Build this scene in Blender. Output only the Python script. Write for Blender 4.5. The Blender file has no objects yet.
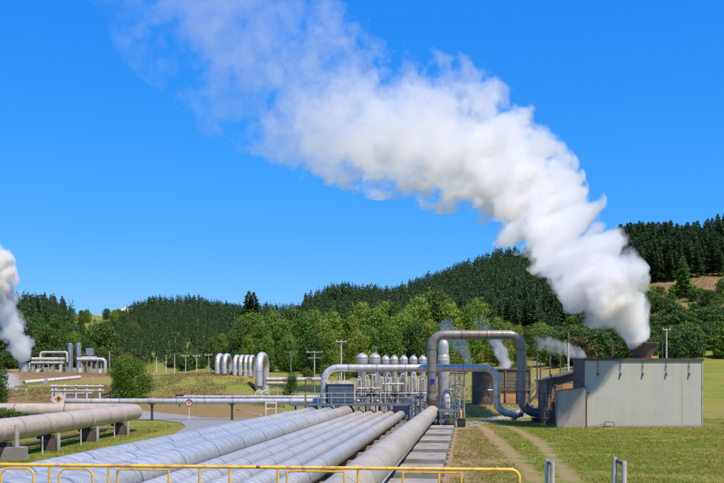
import bpy, math, random
import numpy as np
from mathutils import Vector, Matrix
random.seed(7); RNG = np.random.default_rng(7)
PI = math.pi
sc = bpy.context.scene
C = sc.collection
# ------------------------------------------------------------------ camera figures (metres; photo is 724 px wide)
F, HX, HY, EYE = 1005.0, 362.0, 378.0, 4.5
def XP(px, Y): return (px - HX) * Y / F
def ZP(py, Y): return EYE - (py - HY) * Y / F
def PG(px, py, z=0.0):
    Y = (EYE - z) * F / (py - HY); return XP(px, Y), Y

# ------------------------------------------------------------------ object helpers
def tag(o, label=None, cat=None, group=None, kind=None):
    if label: o['label'] = label
    if cat: o['category'] = cat
    if group: o['group'] = group
    if kind: o['kind'] = kind
    return o
def thing(name, label, cat, loc=(0, 0, 0), group=None, rz=0.0):
    o = bpy.data.objects.new(name, None); C.objects.link(o)
    o.location = loc; o.rotation_euler = (0, 0, rz); o.empty_display_size = 0.3
    return tag(o, label, cat, group)
def copy_tree(o, parent=None):
    c = o.copy(); C.objects.link(c); c.parent = parent
    for ch in list(o.children): copy_tree(ch, c)
    return c

class MB:
    """collects shapes for ONE mesh"""
    def __init__(s): s.v = []; s.f = []; s.sm = []; s.at = []; s.mi = []; s.marks = []
    def add(s, v, f, smooth=False, at=None, mi=0):
        b = len(s.v); s.v += [tuple(p) for p in v]
        s.at += at if at is not None else [(0.0, 0.0)] * len(v)
        for q in f: s.f.append(tuple(i + b for i in q)); s.sm.append(smooth); s.mi.append(mi)
        return s
    def mark(s): s.marks.append((len(s.v), len(s.f)))
    def box(s, c, d, rz=0.0, mi=0):
        s.mark()
        cx, cy, cz = c; a, b, h = d[0]/2, d[1]/2, d[2]/2
        co, si = math.cos(rz), math.sin(rz); vs = []
        for z in (-h, h):
            for x, y in ((-a, -b), (a, -b), (a, b), (-a, b)):
                vs.append((cx + x*co - y*si, cy + x*si + y*co, cz + z))
        return s.add(vs, [(3,2,1,0), (4,5,6,7), (0,1,5,4), (1,2,6,5), (2,3,7,6), (3,0,4,7)], mi=mi)
    def span(s, x0, x1, y0, y1, z0, z1, mi=0):
        return s.box(((x0+x1)/2, (y0+y1)/2, (z0+z1)/2), (abs(x1-x0), abs(y1-y0), abs(z1-z0)), mi=mi)
    def tube(s, pts, r, n=10, caps=True, mi=0, rr=None):
        s.mark()
        P = [Vector(p) for p in pts]; N = len(P)
        T = []
        for i in range(N):
            a = P[max(i-1, 0)]; b = P[min(i+1, N-1)]; T.append((b - a).normalized())
        up = Vector((0, 0, 1)) if abs(T[0].z) < 0.9 else Vector((0, 1, 0))
        u = T[0].cross(up).normalized(); vs = []; at = []; S = 0.0
        for i in range(N):
            if i: S += (P[i] - P[i-1]).length
            u = (u - T[i] * u.dot(T[i])).normalized(); w = T[i].cross(u)
            ri = rr[i] if rr else r
            for k in range(n + 1):
                a = -PI/2 + 2*PI*k/n
                vs.append(P[i] + ri * (math.cos(a) * u - math.sin(a) * w)); at.append((S, 2*PI*k/n))
        f = []
        for i in range(N - 1):
            for k in range(n):
                a = i*(n+1) + k; f.append((a, a+1, a+n+2, a+n+1))
        s.add(vs, f, True, at, mi)
        if caps:
            for i, rev in ((0, True), (N-1, False)):
                ring = [vs[i*(n+1)+k] for k in range(n)]
                q = list(range(n)); s.add(ring, [tuple(q if rev else q[::-1])], mi=mi)
        return s
    def cyl(s, a, b, r, n=10, mi=0): return s.tube([a, b], r, n, True, mi)
    def lathe(s, prof, c, n=24, mi=0):
        s.mark()
        vs = []; at = []
        for i, (r, z) in enumerate(prof):
            for k in range(n + 1):
                a = 2*PI*k/n; vs.append((c[0] + r*math.cos(a), c[1] + r*math.sin(a), c[2] + z)); at.append((z, a))
        f = []
        for i in range(len(prof) - 1):
            for k in range(n):
                a = i*(n+1) + k; f.append((a, a+1, a+n+2, a+n+1))
        return s.add(vs, f, True, at, mi)
    def each(s, name, mats, parent=None):
        """every shape that was added becomes a mesh of its own"""
        ends = s.marks[1:] + [(len(s.v), len(s.f))]
        for (v0, f0), (v1, f1) in zip(s.marks, ends):
            q = MB(); q.v = s.v[v0:v1]; q.at = s.at[v0:v1]; q.f = [tuple(i - v0 for i in f) for f in s.f[f0:f1]]; q.sm = s.sm[f0:f1]; q.mi = s.mi[f0:f1]
            q.build(name, mats, parent)
    def build(s, name, mats, parent=None, auto=35):
        me = bpy.data.meshes.new(name)
        me.from_pydata(s.v, [], s.f)
        if not isinstance(mats, (list, tuple)): mats = [mats]
        for m in mats: me.materials.append(m)
        me.polygons.foreach_set('use_smooth', s.sm); me.polygons.foreach_set('material_index', s.mi)
        A = np.array(s.at, dtype=np.float32)
        for k, nm in enumerate(('along', 'around')):
            t = me.attributes.new(nm, 'FLOAT', 'POINT'); t.data.foreach_set('value', np.ascontiguousarray(A[:, k]))
        if auto and any(s.sm):
            try: me.set_sharp_from_angle(angle=math.radians(auto))
            except Exception: pass
        me.update()
        o = bpy.data.objects.new(name, me); C.objects.link(o)
        if parent is not None: o.parent = parent
        return o

def fillet(pts, R, n=8):
    """polyline with its corners rounded by radius R (number or list)"""
    P = [Vector(p) for p in pts]; out = [P[0]]
    for i in range(1, len(P) - 1):
        r = R[i-1] if isinstance(R, (list, tuple)) else R
        a = (P[i-1] - P[i]).normalized(); b = (P[i+1] - P[i]).normalized()
        ang = a.angle(b)
        if r <= 0 or ang > PI - 0.02: out.append(P[i]); continue
        d = min(r / math.tan(ang/2), (P[i-1]-P[i]).length*0.98, (P[i+1]-P[i]).length*0.98); r = d * math.tan(ang/2)
        c = P[i] + (a + b).normalized() * (r / math.sin(ang/2))
        s0 = P[i] + a*d - c; s1 = P[i] + b*d - c; th = s0.angle(s1)
        for k in range(n + 1):
            t = k / n
            out.append(c + (s0 * math.sin((1-t)*th) + s1 * math.sin(t*th)) / math.sin(th))
    out.append(P[-1]); return out
def subdiv(pts, L):
    out = [Vector(pts[0])]
    for a, b in zip(pts[:-1], pts[1:]):
        a = Vector(a); b = Vector(b); n = max(1, int((b-a).length / L))
        for k in range(1, n+1): out.append(a.lerp(b, k/n))
    return out

# ------------------------------------------------------------------ materials
class NT:
    def __init__(s, name):
        s.m = bpy.data.materials.new(name); s.m.use_nodes = True; s.t = s.m.node_tree; s.t.nodes.clear()
        s.out = s.n('ShaderNodeOutputMaterial')
    def n(s, ty, **kw):
        nd = s.t.nodes.new(ty)
        for k, v in kw.items():
            if k.startswith('i_'):
                key = k[2:].replace('_', ' '); s.set(nd, int(key) if key.isdigit() else key, v)
            else: setattr(nd, k, v)
        return nd
    def set(s, nd, key, v):
        sock = nd.inputs[key]
        if isinstance(v, bpy.types.NodeSocket): s.t.links.new(v, sock)
        elif isinstance(v, bpy.types.Node): s.t.links.new(v.outputs[0], sock)
        else: sock.default_value = v
    def math(s, op, a, b=None, c=None, clamp=False):
        nd = s.n('ShaderNodeMath', operation=op, use_clamp=clamp); s.set(nd, 0, a)
        if b is not None: s.set(nd, 1, b)
        if c is not None: s.set(nd, 2, c)
        return nd.outputs[0]
    def mix(s, fac, a, b, blend='MIX'):
        nd = s.n('ShaderNodeMix', data_type='RGBA', blend_type=blend)
        s.set(nd, 0, fac); s.set(nd, 6, a if not isinstance(a, tuple) else (*a[:3], 1)); s.set(nd, 7, b if not isinstance(b, tuple) else (*b[:3], 1))
        return nd.outputs[2]
    def obj(s): return s.n('ShaderNodeTexCoord').outputs['Object']
    def geo(s): return s.n('ShaderNodeNewGeometry').outputs['Position']
    def scale(s, vec, sx, sy, sz):
        nd = s.n('ShaderNodeMapping'); s.set(nd, 0, vec); nd.inputs['Scale'].default_value = (sx, sy, sz); return nd.outputs[0]
    def noise(s, vec, scale, detail=4, rough=0.55):
        nd = s.n('ShaderNodeTexNoise'); s.set(nd, 'Vector', vec); nd.inputs['Scale'].default_value = scale
        nd.inputs['Detail'].default_value = detail; nd.inputs['Roughness'].default_value = rough; return nd.outputs[0]
    def ramp(s, v, a, b, x0=0.0, x1=1.0):
        nd = s.n('ShaderNodeMapRange', interpolation_type='SMOOTHSTEP'); s.set(nd, 0, v)
        nd.inputs[1].default_value = a; nd.inputs[2].default_value = b; nd.inputs[3].default_value = x0; nd.inputs[4].default_value = x1
        return nd.outputs[0]
    def attr(s, name): return s.n('ShaderNodeAttribute', attribute_name=name).outputs['Fac']
    def bump(s, h, strength=0.5, dist=0.02, normal=None):
        nd = s.n('ShaderNodeBump'); s.set(nd, 'Height', h); nd.inputs['Strength'].default_value = strength; nd.inputs['Distance'].default_value = dist
        if normal is not None: s.set(nd, 'Normal', normal)
        return nd.outputs[0]
    def pbr(s, col, rough=0.6, metal=0.0, normal=None, spec=None):
        p = s.n('ShaderNodeBsdfPrincipled')
        s.set(p, 'Base Color', col if not isinstance(col, tuple) else (*col[:3], 1)); s.set(p, 'Roughness', rough); s.set(p, 'Metallic', metal)
        if normal is not None: s.set(p, 'Normal', normal)
        if spec is not None: s.set(p, 'Specular IOR Level', spec)
        s.t.links.new(p.outputs[0], s.out.inputs[0]); return p

def m_paint(name, col, rough=0.5, metal=0.0, wear=None, scale=1.5, amt=0.35, bump=0.15):
    t = NT(name); g = t.obj(); a = t.noise(g, scale, 5); b = t.noise(g, scale*9, 4)
    dark = tuple(c * (1 - amt) for c in col); c = t.mix(t.ramp(a, 0.35, 0.7), col, dark)
    if wear: c = t.mix(t.ramp(t.math('ADD', a, t.math('MULTIPLY', b, 0.4)), 0.74, 0.86), c, wear)
    t.pbr(c, t.ramp(b, 0.3, 0.7, rough*0.85, min(1, rough*1.15)), metal, t.bump(b, bump, 0.02)); return t.m

def m_clad(name, col, rough, metal, pitch, helical, seam, stain=(0.30, 0.24, 0.18), samt=0.5, ridge=0.03, bs=0.5, far=None):
    """sheet-metal pipe cladding: lapped rings or a helical lock seam, dents and run-off stains"""
    t = NT(name); s = t.attr('along'); a = t.attr('around'); g = t.geo()
    ph = t.math('MULTIPLY', s, 2*PI/pitch)
    if helical: ph = t.math('ADD', ph, t.math('MULTIPLY', a, helical))
    w = t.math('SINE', ph); w01 = t.math('MULTIPLY_ADD', w, 0.5, 0.5)
    ridgeh = t.math('POWER', w01, 3.0)
    fr = t.math('FRACT', t.math('DIVIDE', s, seam)); ln = t.math('LESS_THAN', fr, 0.035)
    seg = t.math('FLOOR', t.math('DIVIDE', s, seam))
    wn = t.n('ShaderNodeTexWhiteNoise', noise_dimensions='1D'); t.set(wn, 'W', seg)
    big = t.noise(g, 0.35, 4); fine = t.noise(g, 3.5, 5)
    c = t.mix(t.math('MULTIPLY', t.ramp(big, 0.42, 0.72), samt), col, stain)
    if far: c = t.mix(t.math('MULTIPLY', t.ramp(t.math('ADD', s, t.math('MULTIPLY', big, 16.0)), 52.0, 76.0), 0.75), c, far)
    c = t.mix(t.math('MULTIPLY', wn.outputs[0], 0.30), c, tuple(x*0.45 for x in col))
    c = t.mix(t.math('MULTIPLY', t.ramp(fine, 0.5, 0.75), 0.22), c, tuple(x*0.5 for x in stain))
    c = t.mix(t.math('MULTIPLY', ln, 0.65), c, (0.10, 0.10, 0.10))
    c = t.mix(t.math('MULTIPLY', t.math('SUBTRACT', 1.0, w01), 0.16), c, tuple(x*0.4 for x in col))
    dent = t.noise(g, 1.1, 2); h = t.math('ADD', t.math('MULTIPLY', ridgeh, ridge), t.math('MULTIPLY', dent, 0.05)); h = t.math('ADD', h, 0.0)
    run = t.noise(t.scale(g, 1.6, 1.6, 0.25), 1.5, 5, 0.65); c = t.mix(t.math('MULTIPLY', t.ramp(run, 0.50, 0.70), 0.6), c, tuple(x*0.8 for x in stain))
    h = t.math('ADD', h, t.math('MULTIPLY', ridgeh, 0.0)); h = t.math('ADD', h, t.math('MULTIPLY', fine, 0.012))
    h = t.math('ADD', h, t.math('MULTIPLY', ln, -0.02))
    t.pbr(c, t.ramp(fine, 0.25, 0.8, rough*0.8, min(1, rough*1.25)), metal, t.bump(h, bs, 1.0)); return t.m

def m_leaf(name, c0, c1, c2, trans=0.3):
    t = NT(name); oi = t.n('ShaderNodeObjectInfo').outputs['Random']; rnd = t.attr('shade')
    n = t.noise(t.geo(), 0.09, 3)
    c = t.mix(rnd, c0, c1); c = t.mix(t.math('MULTIPLY', t.ramp(t.math('MULTIPLY_ADD', n, 0.7, t.math('MULTIPLY', oi, 0.6)), 0.45, 0.95), 0.8), c, c2)
    p = t.n('ShaderNodeBsdfPrincipled'); t.set(p, 'Base Color', c); t.set(p, 'Roughness', 0.6); t.set(p, 'Specular IOR Level', 0.25)
    tr = t.n('ShaderNodeBsdfTranslucent'); t.set(tr, 0, c); mx = t.n('ShaderNodeMixShader'); t.set(mx, 0, trans)
    t.t.links.new(p.outputs[0], mx.inputs[1]); t.t.links.new(tr.outputs[0], mx.inputs[2]); t.t.links.new(mx.outputs[0], t.out.inputs[0]); return t.m

M = {}
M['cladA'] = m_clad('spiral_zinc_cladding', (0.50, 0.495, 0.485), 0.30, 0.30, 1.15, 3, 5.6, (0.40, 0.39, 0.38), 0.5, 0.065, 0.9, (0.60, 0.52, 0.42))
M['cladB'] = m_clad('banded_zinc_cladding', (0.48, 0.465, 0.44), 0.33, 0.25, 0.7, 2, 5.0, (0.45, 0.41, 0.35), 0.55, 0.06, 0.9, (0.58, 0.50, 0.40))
M['cladC'] = m_clad('ribbed_tan_cladding', (0.50, 0.44, 0.355), 0.45, 0.12, 0.34, 0, 4.2, (0.40, 0.31, 0.22), 0.6, 0.05, 0.9)
M['cladD'] = m_clad('cream_weathered_cladding', (0.57, 0.455, 0.34), 0.42, 0.12, 0.9, 0, 4.5, (0.42, 0.33, 0.26), 0.5, 0.008, 0.4)
M['silver'] = m_clad('polished_silver_cladding', (0.66, 0.62, 0.575), 0.32, 0.38, 0.9, 0, 3.0, (0.45, 0.36, 0.28), 0.35, 0.004, 0.25)
M['brownpipe'] = m_clad('dull_brown_steel_cladding', (0.29, 0.25, 0.215), 0.42, 0.25, 0.9, 0, 1.8, (0.17, 0.12, 0.09), 0.7, 0.006, 0.4)
M['galv'] = m_paint('galvanised_steel', (0.40, 0.38, 0.35), 0.5, 0.12)
M['galvpale'] = m_paint('pale_galvanised_steel', (0.48, 0.46, 0.43), 0.5, 0.15, (0.35, 0.2, 0.12))
M['bluesteel'] = m_paint('slate_blue_painted_steel', (0.12, 0.16, 0.21), 0.5, 0.1, (0.16, 0.10, 0.07))
M['cabin'] = m_paint('dark_blue_grey_panel', (0.10, 0.14, 0.18), 0.45, 0.1)
M['white'] = m_paint('white_paint', (0.66, 0.63, 0.58), 0.5, 0.0, (0.4, 0.34, 0.26), 2, 0.15)
M['cream'] = m_paint('cream_paint', (0.66, 0.60, 0.48), 0.5, 0.0, (0.4, 0.28, 0.18))
M['yellow'] = m_paint('yellow_handrail_paint', (0.74, 0.43, 0.045), 0.4, 0.0, (0.42, 0.20, 0.07), 7, 0.15)
M['concrete'] = m_paint('weathered_concrete', (0.30, 0.27, 0.235), 0.85, 0.0, (0.22, 0.19, 0.15), 0.9, 0.35, 0.5)
M['rust'] = m_paint('rusty_iron', (0.17, 0.085, 0.05), 0.75, 0.1, (0.30, 0.15, 0.07), 3, 0.5, 0.4)
M['roof'] = m_paint('brown_roof_edging', (0.10, 0.065, 0.045), 0.6)
M['stack'] = m_paint('brown_weathered_stack', (0.13, 0.09, 0.065), 0.65, 0.1, (0.22, 0.14, 0.09), 0.8, 0.4)
M['black'] = m_paint('black_rubber', (0.02, 0.02, 0.022), 0.6)
M['wood'] = m_paint('grey_weathered_timber', (0.20, 0.155, 0.11), 0.85, 0.0, (0.10, 0.075, 0.05), 1.2, 0.4, 0.5)
M['browntank'] = m_paint('chocolate_brown_tank', (0.085, 0.055, 0.045), 0.55, 0.0, (0.15, 0.09, 0.06), 0.9, 0.3)
M['ply'] = m_paint('orange_plywood', (0.52, 0.27, 0.11), 0.7, 0.0, (0.30, 0.17, 0.09), 0.8, 0.3)
M['pole'] = m_paint('pale_concrete_pole', (0.55, 0.52, 0.46), 0.8)
M['deadpole'] = m_paint('brown_timber_pole', (0.13, 0.09, 0.065), 0.9)
M['bark'] = m_paint('bark', (0.12, 0.09, 0.065), 0.95, 0, None, 3, 0.5, 0.8)
M['bluecyl'] = m_paint('pale_blue_tank', (0.32, 0.39, 0.46), 0.35, 0.4)
M['red'] = m_paint('red_sign_paint', (0.6, 0.04, 0.03), 0.45)
M['orange'] = m_paint('orange_sign_paint', (0.85, 0.28, 0.02), 0.45)
M['blue'] = m_paint('blue_plate_paint', (0.01, 0.02, 0.42), 0.4)
M['wire'] = m_paint('dark_wire', (0.08, 0.08, 0.08), 0.6)
M['rock'] = m_paint('pale_rock', (0.72, 0.64, 0.52), 0.9, 0, (0.5, 0.4, 0.3), 0.15, 0.25, 0.6)
M['whitepipe'] = m_clad('dusty_white_cladding', (0.62, 0.58, 0.52), 0.45, 0.1, 0.9, 0, 3.0, (0.5, 0.42, 0.34), 0.4, 0.006, 0.3)
M['lumpy'] = m_paint('brown_corrugated_shed', (0.24, 0.17, 0.12), 0.7, 0.0, (0.28, 0.18, 0.11), 0.7, 0.35)
M['dark'] = m_paint('soot_dark_steel', (0.05, 0.05, 0.055), 0.6, 0.2)
M['pine'] = m_leaf('pine_needles', (0.022, 0.050, 0.014), (0.055, 0.098, 0.024), (0.050, 0.085, 0.020), 0.15)
M['pinefar'] = m_leaf('far_pine_needles', (0.026, 0.058, 0.020), (0.055, 0.100, 0.030), (0.062, 0.100, 0.030), 0.15)
M['leafL'] = m_leaf('light_green_leaves', (0.070, 0.155, 0.016), (0.185, 0.315, 0.036), (0.265, 0.320, 0.040), 0.42)
M['leafD'] = m_leaf('dark_green_leaves', (0.030, 0.068, 0.012), (0.080, 0.150, 0.024), (0.110, 0.150, 0.026), 0.28)
M['leafB'] = m_leaf('bright_yellow_green_leaves', (0.050, 0.110, 0.008), (0.160, 0.250, 0.018), (0.150, 0.230, 0.018), 0.35)
M['leafO'] = m_leaf('olive_brown_leaves', (0.070, 0.060, 0.025), (0.130, 0.105, 0.040), (0.090, 0.085, 0.035), 0.2)
M['blade'] = m_leaf('grass_blades', (0.150, 0.220, 0.014), (0.290, 0.300, 0.030), (0.36, 0.29, 0.05), 0.5)
M['dryblade'] = m_leaf('dry_grass_blades', (0.27, 0.28, 0.050), (0.42, 0.34, 0.12), (0.36, 0.28, 0.09), 0.5)
M['scrub'] = m_leaf('scrub_leaves', (0.10, 0.125, 0.020), (0.22, 0.19, 0.05), (0.20, 0.13, 0.05), 0.3)
M['flower'] = m_paint('yellow_petals', (0.60, 0.48, 0.04), 0.6)

# wall sheets of the building: pale blue-green metal with lapped seams and rust runs
def m_wall(name, col, seam_x, seam_z, rust=1.0):
    t = NT(name); o = t.obj(); sp = t.n('ShaderNodeSeparateXYZ'); t.set(sp, 0, o); x, z = sp.outputs[0], sp.outputs[2]
    vx = t.math('LESS_THAN', t.math('FRACT', t.math('DIVIDE', x, seam_x)), 0.02)
    vz = t.math('LESS_THAN', t.math('FRACT', t.math('DIVIDE', z, seam_z)), 0.022)
    big = t.noise(o, 0.5, 5); run = t.noise(t.scale(o, 2.2, 2.2, 0.10), 1.0, 4); fine = t.noise(o, 6, 5)
    c = t.mix(t.math('MULTIPLY', t.ramp(big, 0.4, 0.7), 0.22), col, tuple(k*0.7 for k in col))
    c = t.mix(t.math('MULTIPLY', t.ramp(run, 0.50, 0.68), 0.5*rust), c, (0.50, 0.42, 0.30))
    edge = t.math('MULTIPLY', t.ramp(z, 0.0, 0.5, 1.0, 0.0), t.ramp(fine, 0.3, 0.6))
    c = t.mix(t.math('MULTIPLY', edge, 0.7), c, (0.30, 0.22, 0.13))
    if rust > 0.9:
        rs = t.math('SUBTRACT', x, 10.0 - 1.12); rs = t.math('ABSOLUTE', t.math('ADD', rs, t.math('MULTIPLY', t.math('SUBTRACT', fine, 0.5), 0.18)))
        c = t.mix(t.math('MULTIPLY', t.ramp(rs, 0.03, 0.12, 0.75, 0.0), t.ramp(run, 0.3, 0.55)), c, (0.42, 0.24, 0.10))
    c = t.mix(t.math('MULTIPLY', t.math('MAXIMUM', vx, vz), 0.18), c, (0.12, 0.13, 0.13))
    cor = t.math('SINE', t.math('MULTIPLY', x, 2*PI/0.19))
    h = t.math('ADD', t.math('MULTIPLY', cor, 0.0015), t.math('MULTIPLY', big, 0.03))
    t.pbr(c, 0.6, 0.0, t.bump(h, 0.5, 1.0)); return t.m
M['wall'] = m_wall('pale_metal_wall', (0.43, 0.415, 0.345), 1.08, 1.25)
M['annex'] = m_wall('taupe_metal_wall', (0.34, 0.285, 0.235), 0.9, 3.4, 0.6)

def m_ground():
    t = NT('ground_grass_and_earth'); g = t.geo(); gap_dark = t.attr('gap_dark')
    dirt, dry, grav, brn = t.attr('dirt'), t.attr('dry'), t.attr('gravel'), t.attr('earth')
    n1, n2, n3, n4 = t.noise(g, 0.12, 5), t.noise(g, 0.7, 6, 0.65), t.noise(g, 5.0, 5, 0.7), t.noise(g, 22.0, 3, 0.7)
    c = t.mix(t.ramp(n2, 0.38, 0.62), (0.105, 0.165, 0.012), (0.215, 0.215, 0.024))
    c = t.mix(t.math('MULTIPLY', t.ramp(n1, 0.42, 0.58), 0.8), c, (0.250, 0.200, 0.042))
    c = t.mix(t.math('MULTIPLY', t.ramp(n3, 0.4, 0.68), 0.6), c, (0.092, 0.145, 0.014))
    c = t.mix(t.math('MULTIPLY', t.ramp(n4, 0.52, 0.7), 0.35), c, (0.32, 0.27, 0.07))
    w = t.math('MULTIPLY_ADD', n2, 0.7, -0.35); w = t.math('ADD', w, t.math('MULTIPLY_ADD', n3, 0.5, -0.25))
    def m(a, k): return t.ramp(t.math('ADD', a, t.math('MULTIPLY', w, k)), 0.25, 0.75)
    c = t.mix(m(dry, 1.3), c, t.mix(t.ramp(n3, 0.35, 0.65), (0.30, 0.225, 0.085), (0.20, 0.165, 0.05)))
    c = t.mix(m(brn, 1.9), c, t.mix(t.ramp(n3, 0.35, 0.65), (0.27, 0.15, 0.075), (0.18, 0.12, 0.05)))
    c = t.mix(m(dirt, 2.4), c, t.mix(n3, (0.34, 0.235, 0.13), (0.24, 0.165, 0.085)))
    c = t.mix(m(grav, 0.35), c, t.mix(n4, (0.36, 0.33, 0.30), (0.26, 0.24, 0.22)))
    c = t.mix(t.math('MULTIPLY', t.ramp(t.noise(g, 0.035, 4), 0.48, 0.62), t.math('MULTIPLY', t.ramp(t.n('ShaderNodeSeparateXYZ', i_0=g).outputs[1], 230.0, 330.0), 0.7)), c, (0.060, 0.080, 0.018))
    c = t.mix(m(gap_dark, 0.3), c, (0.055, 0.042, 0.030))
    h = t.math('ADD', t.math('MULTIPLY', n3, 0.12), t.math('MULTIPLY', n4, 0.05))
    t.pbr(c, 0.95, 0.0, t.bump(h, 0.8, 1.0), 0.15); return t.m
M['ground'] = m_ground()
t = NT('asphalt'); g = t.geo(); a = t.noise(g, 0.8, 5); b = t.noise(g, 18, 4)
t.pbr(t.mix(t.ramp(b, 0.3, 0.7), t.mix(t.ramp(a, 0.35, 0.7), (0.22, 0.21, 0.20), (0.27, 0.26, 0.245)), (0.17, 0.165, 0.16)), 0.9, 0, t.bump(b, 0.4, 0.02)); M['asphalt'] = t.m

# ------------------------------------------------------------------ terrain
TY = [112, 120, 130, 140, 150, 180, 200, 230, 300, 370, 450, 550, 700, 850, 1000]
TT = {
 -150: [418, 403, 397, 390, 386, 379, 375, 371, 362, 353, 341, 328, 312, 312, 318],
 0:    [418, 403, 397, 392, 388, 379, 375, 371, 362, 353, 341, 328, 307, 312, 320],
 60:   [418, 403, 397, 392, 388, 379, 375, 371, 363, 354, 343, 331, 318, 320, 324],
 80:   [418, 403, 397, 392, 387, 379, 375, 371, 364, 355, 345, 334, 324, 315, 322],
 125:  [418, 404, 398, 391, 386, 378, 375, 372, 365, 357, 347, 337, 326, 318, 324],
 150:  [418, 405, 397, 382, 376, 374, 373, 372, 366, 357, 347, 337, 326, 309, 316],
 190:  [418, 405, 396, 379, 374.5, 373.5, 373, 372, 366, 356, 347, 337, 325, 308, 316],
 220:  [418, 405, 396, 379, 374.5, 373.5, 373, 371, 366, 356, 346, 336, 324, 314, 320],
 248:  [418, 406, 397, 380, 375, 376, 374, 371, 365, 356, 345, 334, 316, 320, 324],
 270:  [418, 408, 403, 397, 391, 382, 378, 374, 365, 356, 345, 332, 316, 318, 322],
 300:  [418, 410, 406, 401, 396, 386, 381, 376, 365, 355, 344, 331, 318, 311, 318],
 335:  [418, 411, 406, 401, 396, 387, 382, 377, 365, 354, 342, 328, 313, 297, 310],
 370:  [418, 411, 406, 402, 397, 388, 383, 377, 364, 352, 340, 323, 306, 300, 312],
 400:  [418, 411, 405, 401, 397, 388, 383, 377, 364, 350, 337, 318, 298, 300, 312],
 434:  [418, 411, 405, 401, 397, 388, 383, 377, 363, 348, 333, 311, 285, 300, 312],
 473:  [418, 411, 405, 400, 396, 387, 382, 376, 361, 345, 328, 302, 272, 290, 310],
 508:  [418, 411, 405, 400, 396, 386, 380, 374, 358, 340, 320, 292, 259, 280, 306],
 550:  [418, 411, 405, 399, 394, 384, 377, 369, 353, 334, 311, 285, 266, 288, 306],
 590:  [418, 411, 405, 398, 392, 380, 373, 364, 344, 318, 284, 280, 280, 292, 306],
 620:  [418, 411, 404, 397, 390, 377, 370, 360, 335, 302, 260, 263, 276, 292, 306],
 660:  [418, 410, 403, 396, 389, 376, 369, 360, 330, 292, 255, 258, 274, 292, 306],
 700:  [418, 410, 402, 394, 387, 375, 368, 360, 326, 286, 251, 255, 272, 292, 306],
 724:  [418, 410, 402, 394, 387, 375, 367.5, 359, 324, 284, 247, 252, 270, 292, 306],
 900:  [418, 410, 402, 394, 387, 375, 367, 358, 322, 280, 240, 250, 268, 292, 306]}
PXS = np.array(sorted(TT)); TYA = np.array(TY, float)
TAB = np.array([[EYE - (py - HY) * Y / F for py, Y in zip(TT[p], TY)] for p in PXS])
def vnoise(x, y, s, seed=0):
    """smooth value noise"""
    x = np.asarray(x, float) / s; y = np.asarray(y, float) / s
    xi = np.floor(x).astype(np.int64); yi = np.floor(y).astype(np.int64); fx = x - xi; fy = y - yi
    fx = fx*fx*(3-2*fx); fy = fy*fy*(3-2*fy)
    def h(a, b):
        n = (a * 374761393 + b * 668265263 + seed * 974711) & 0xffffffff
        n = ((n ^ (n >> 13)) * 1274126177) & 0xffffffff
        return ((n ^ (n >> 16)) & 0xffff) / 65535.0
    return (h(xi, yi)*(1-fx) + h(xi+1, yi)*fx)*(1-fy) + (h(xi, yi+1)*(1-fx) + h(xi+1, yi+1)*fx)*fy
def sst(a, b, x):
    t = np.clip((x - a) / (b - a), 0, 1); return t*t*(3-2*t)
def TZ(x, y):
    x = np.asarray(x, float); y = np.asarray(y, float)
    ys = np.clip(y, 112, 1000); px = np.clip(HX + F * x / np.maximum(ys, 1), -150, 900)
    i = np.clip(np.searchsorted(PXS, px, side='right') - 1, 0, len(PXS) - 2)
    j = np.clip(np.searchsorted(TYA, ys, side='right') - 1, 0, len(TYA) - 2)
    u = (px - PXS[i]) / (PXS[i+1] - PXS[i]); v = (ys - TYA[j]) / (TYA[j+1] - TYA[j])
    z = (TAB[i, j]*(1-u) + TAB[i+1, j]*u)*(1-v) + (TAB[i, j+1]*(1-u) + TAB[i+1, j+1]*u)*v
    z = np.where(y < 112, 0.0, z) * (1 - sst(1000, 1700, y))
    far = sst(125, 160, y)
    z = z + far * (vnoise(x, y, 9, 1) - 0.5) * 0.7 + sst(250, 400, y) * (vnoise(x, y, 40, 2) - 0.5) * 2.5
    z = z + (vnoise(x, y, 3.1, 3) - 0.5) * 0.10 * sst(40, 60, y) * (1 - sst(2, -4, x)*sst(-60, -50, x)*sst(60, 68, y)*sst(124, 118, y))
    # embankment the road bridge and the photographer stand on
    z = z + 1.85 * sst(12.9, 12.6, y) + 1.0 * sst(10.5, 6.0, y)
    return z
def tz(x, y): return float(TZ(np.array([x]), np.array([y]))[0])

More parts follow.
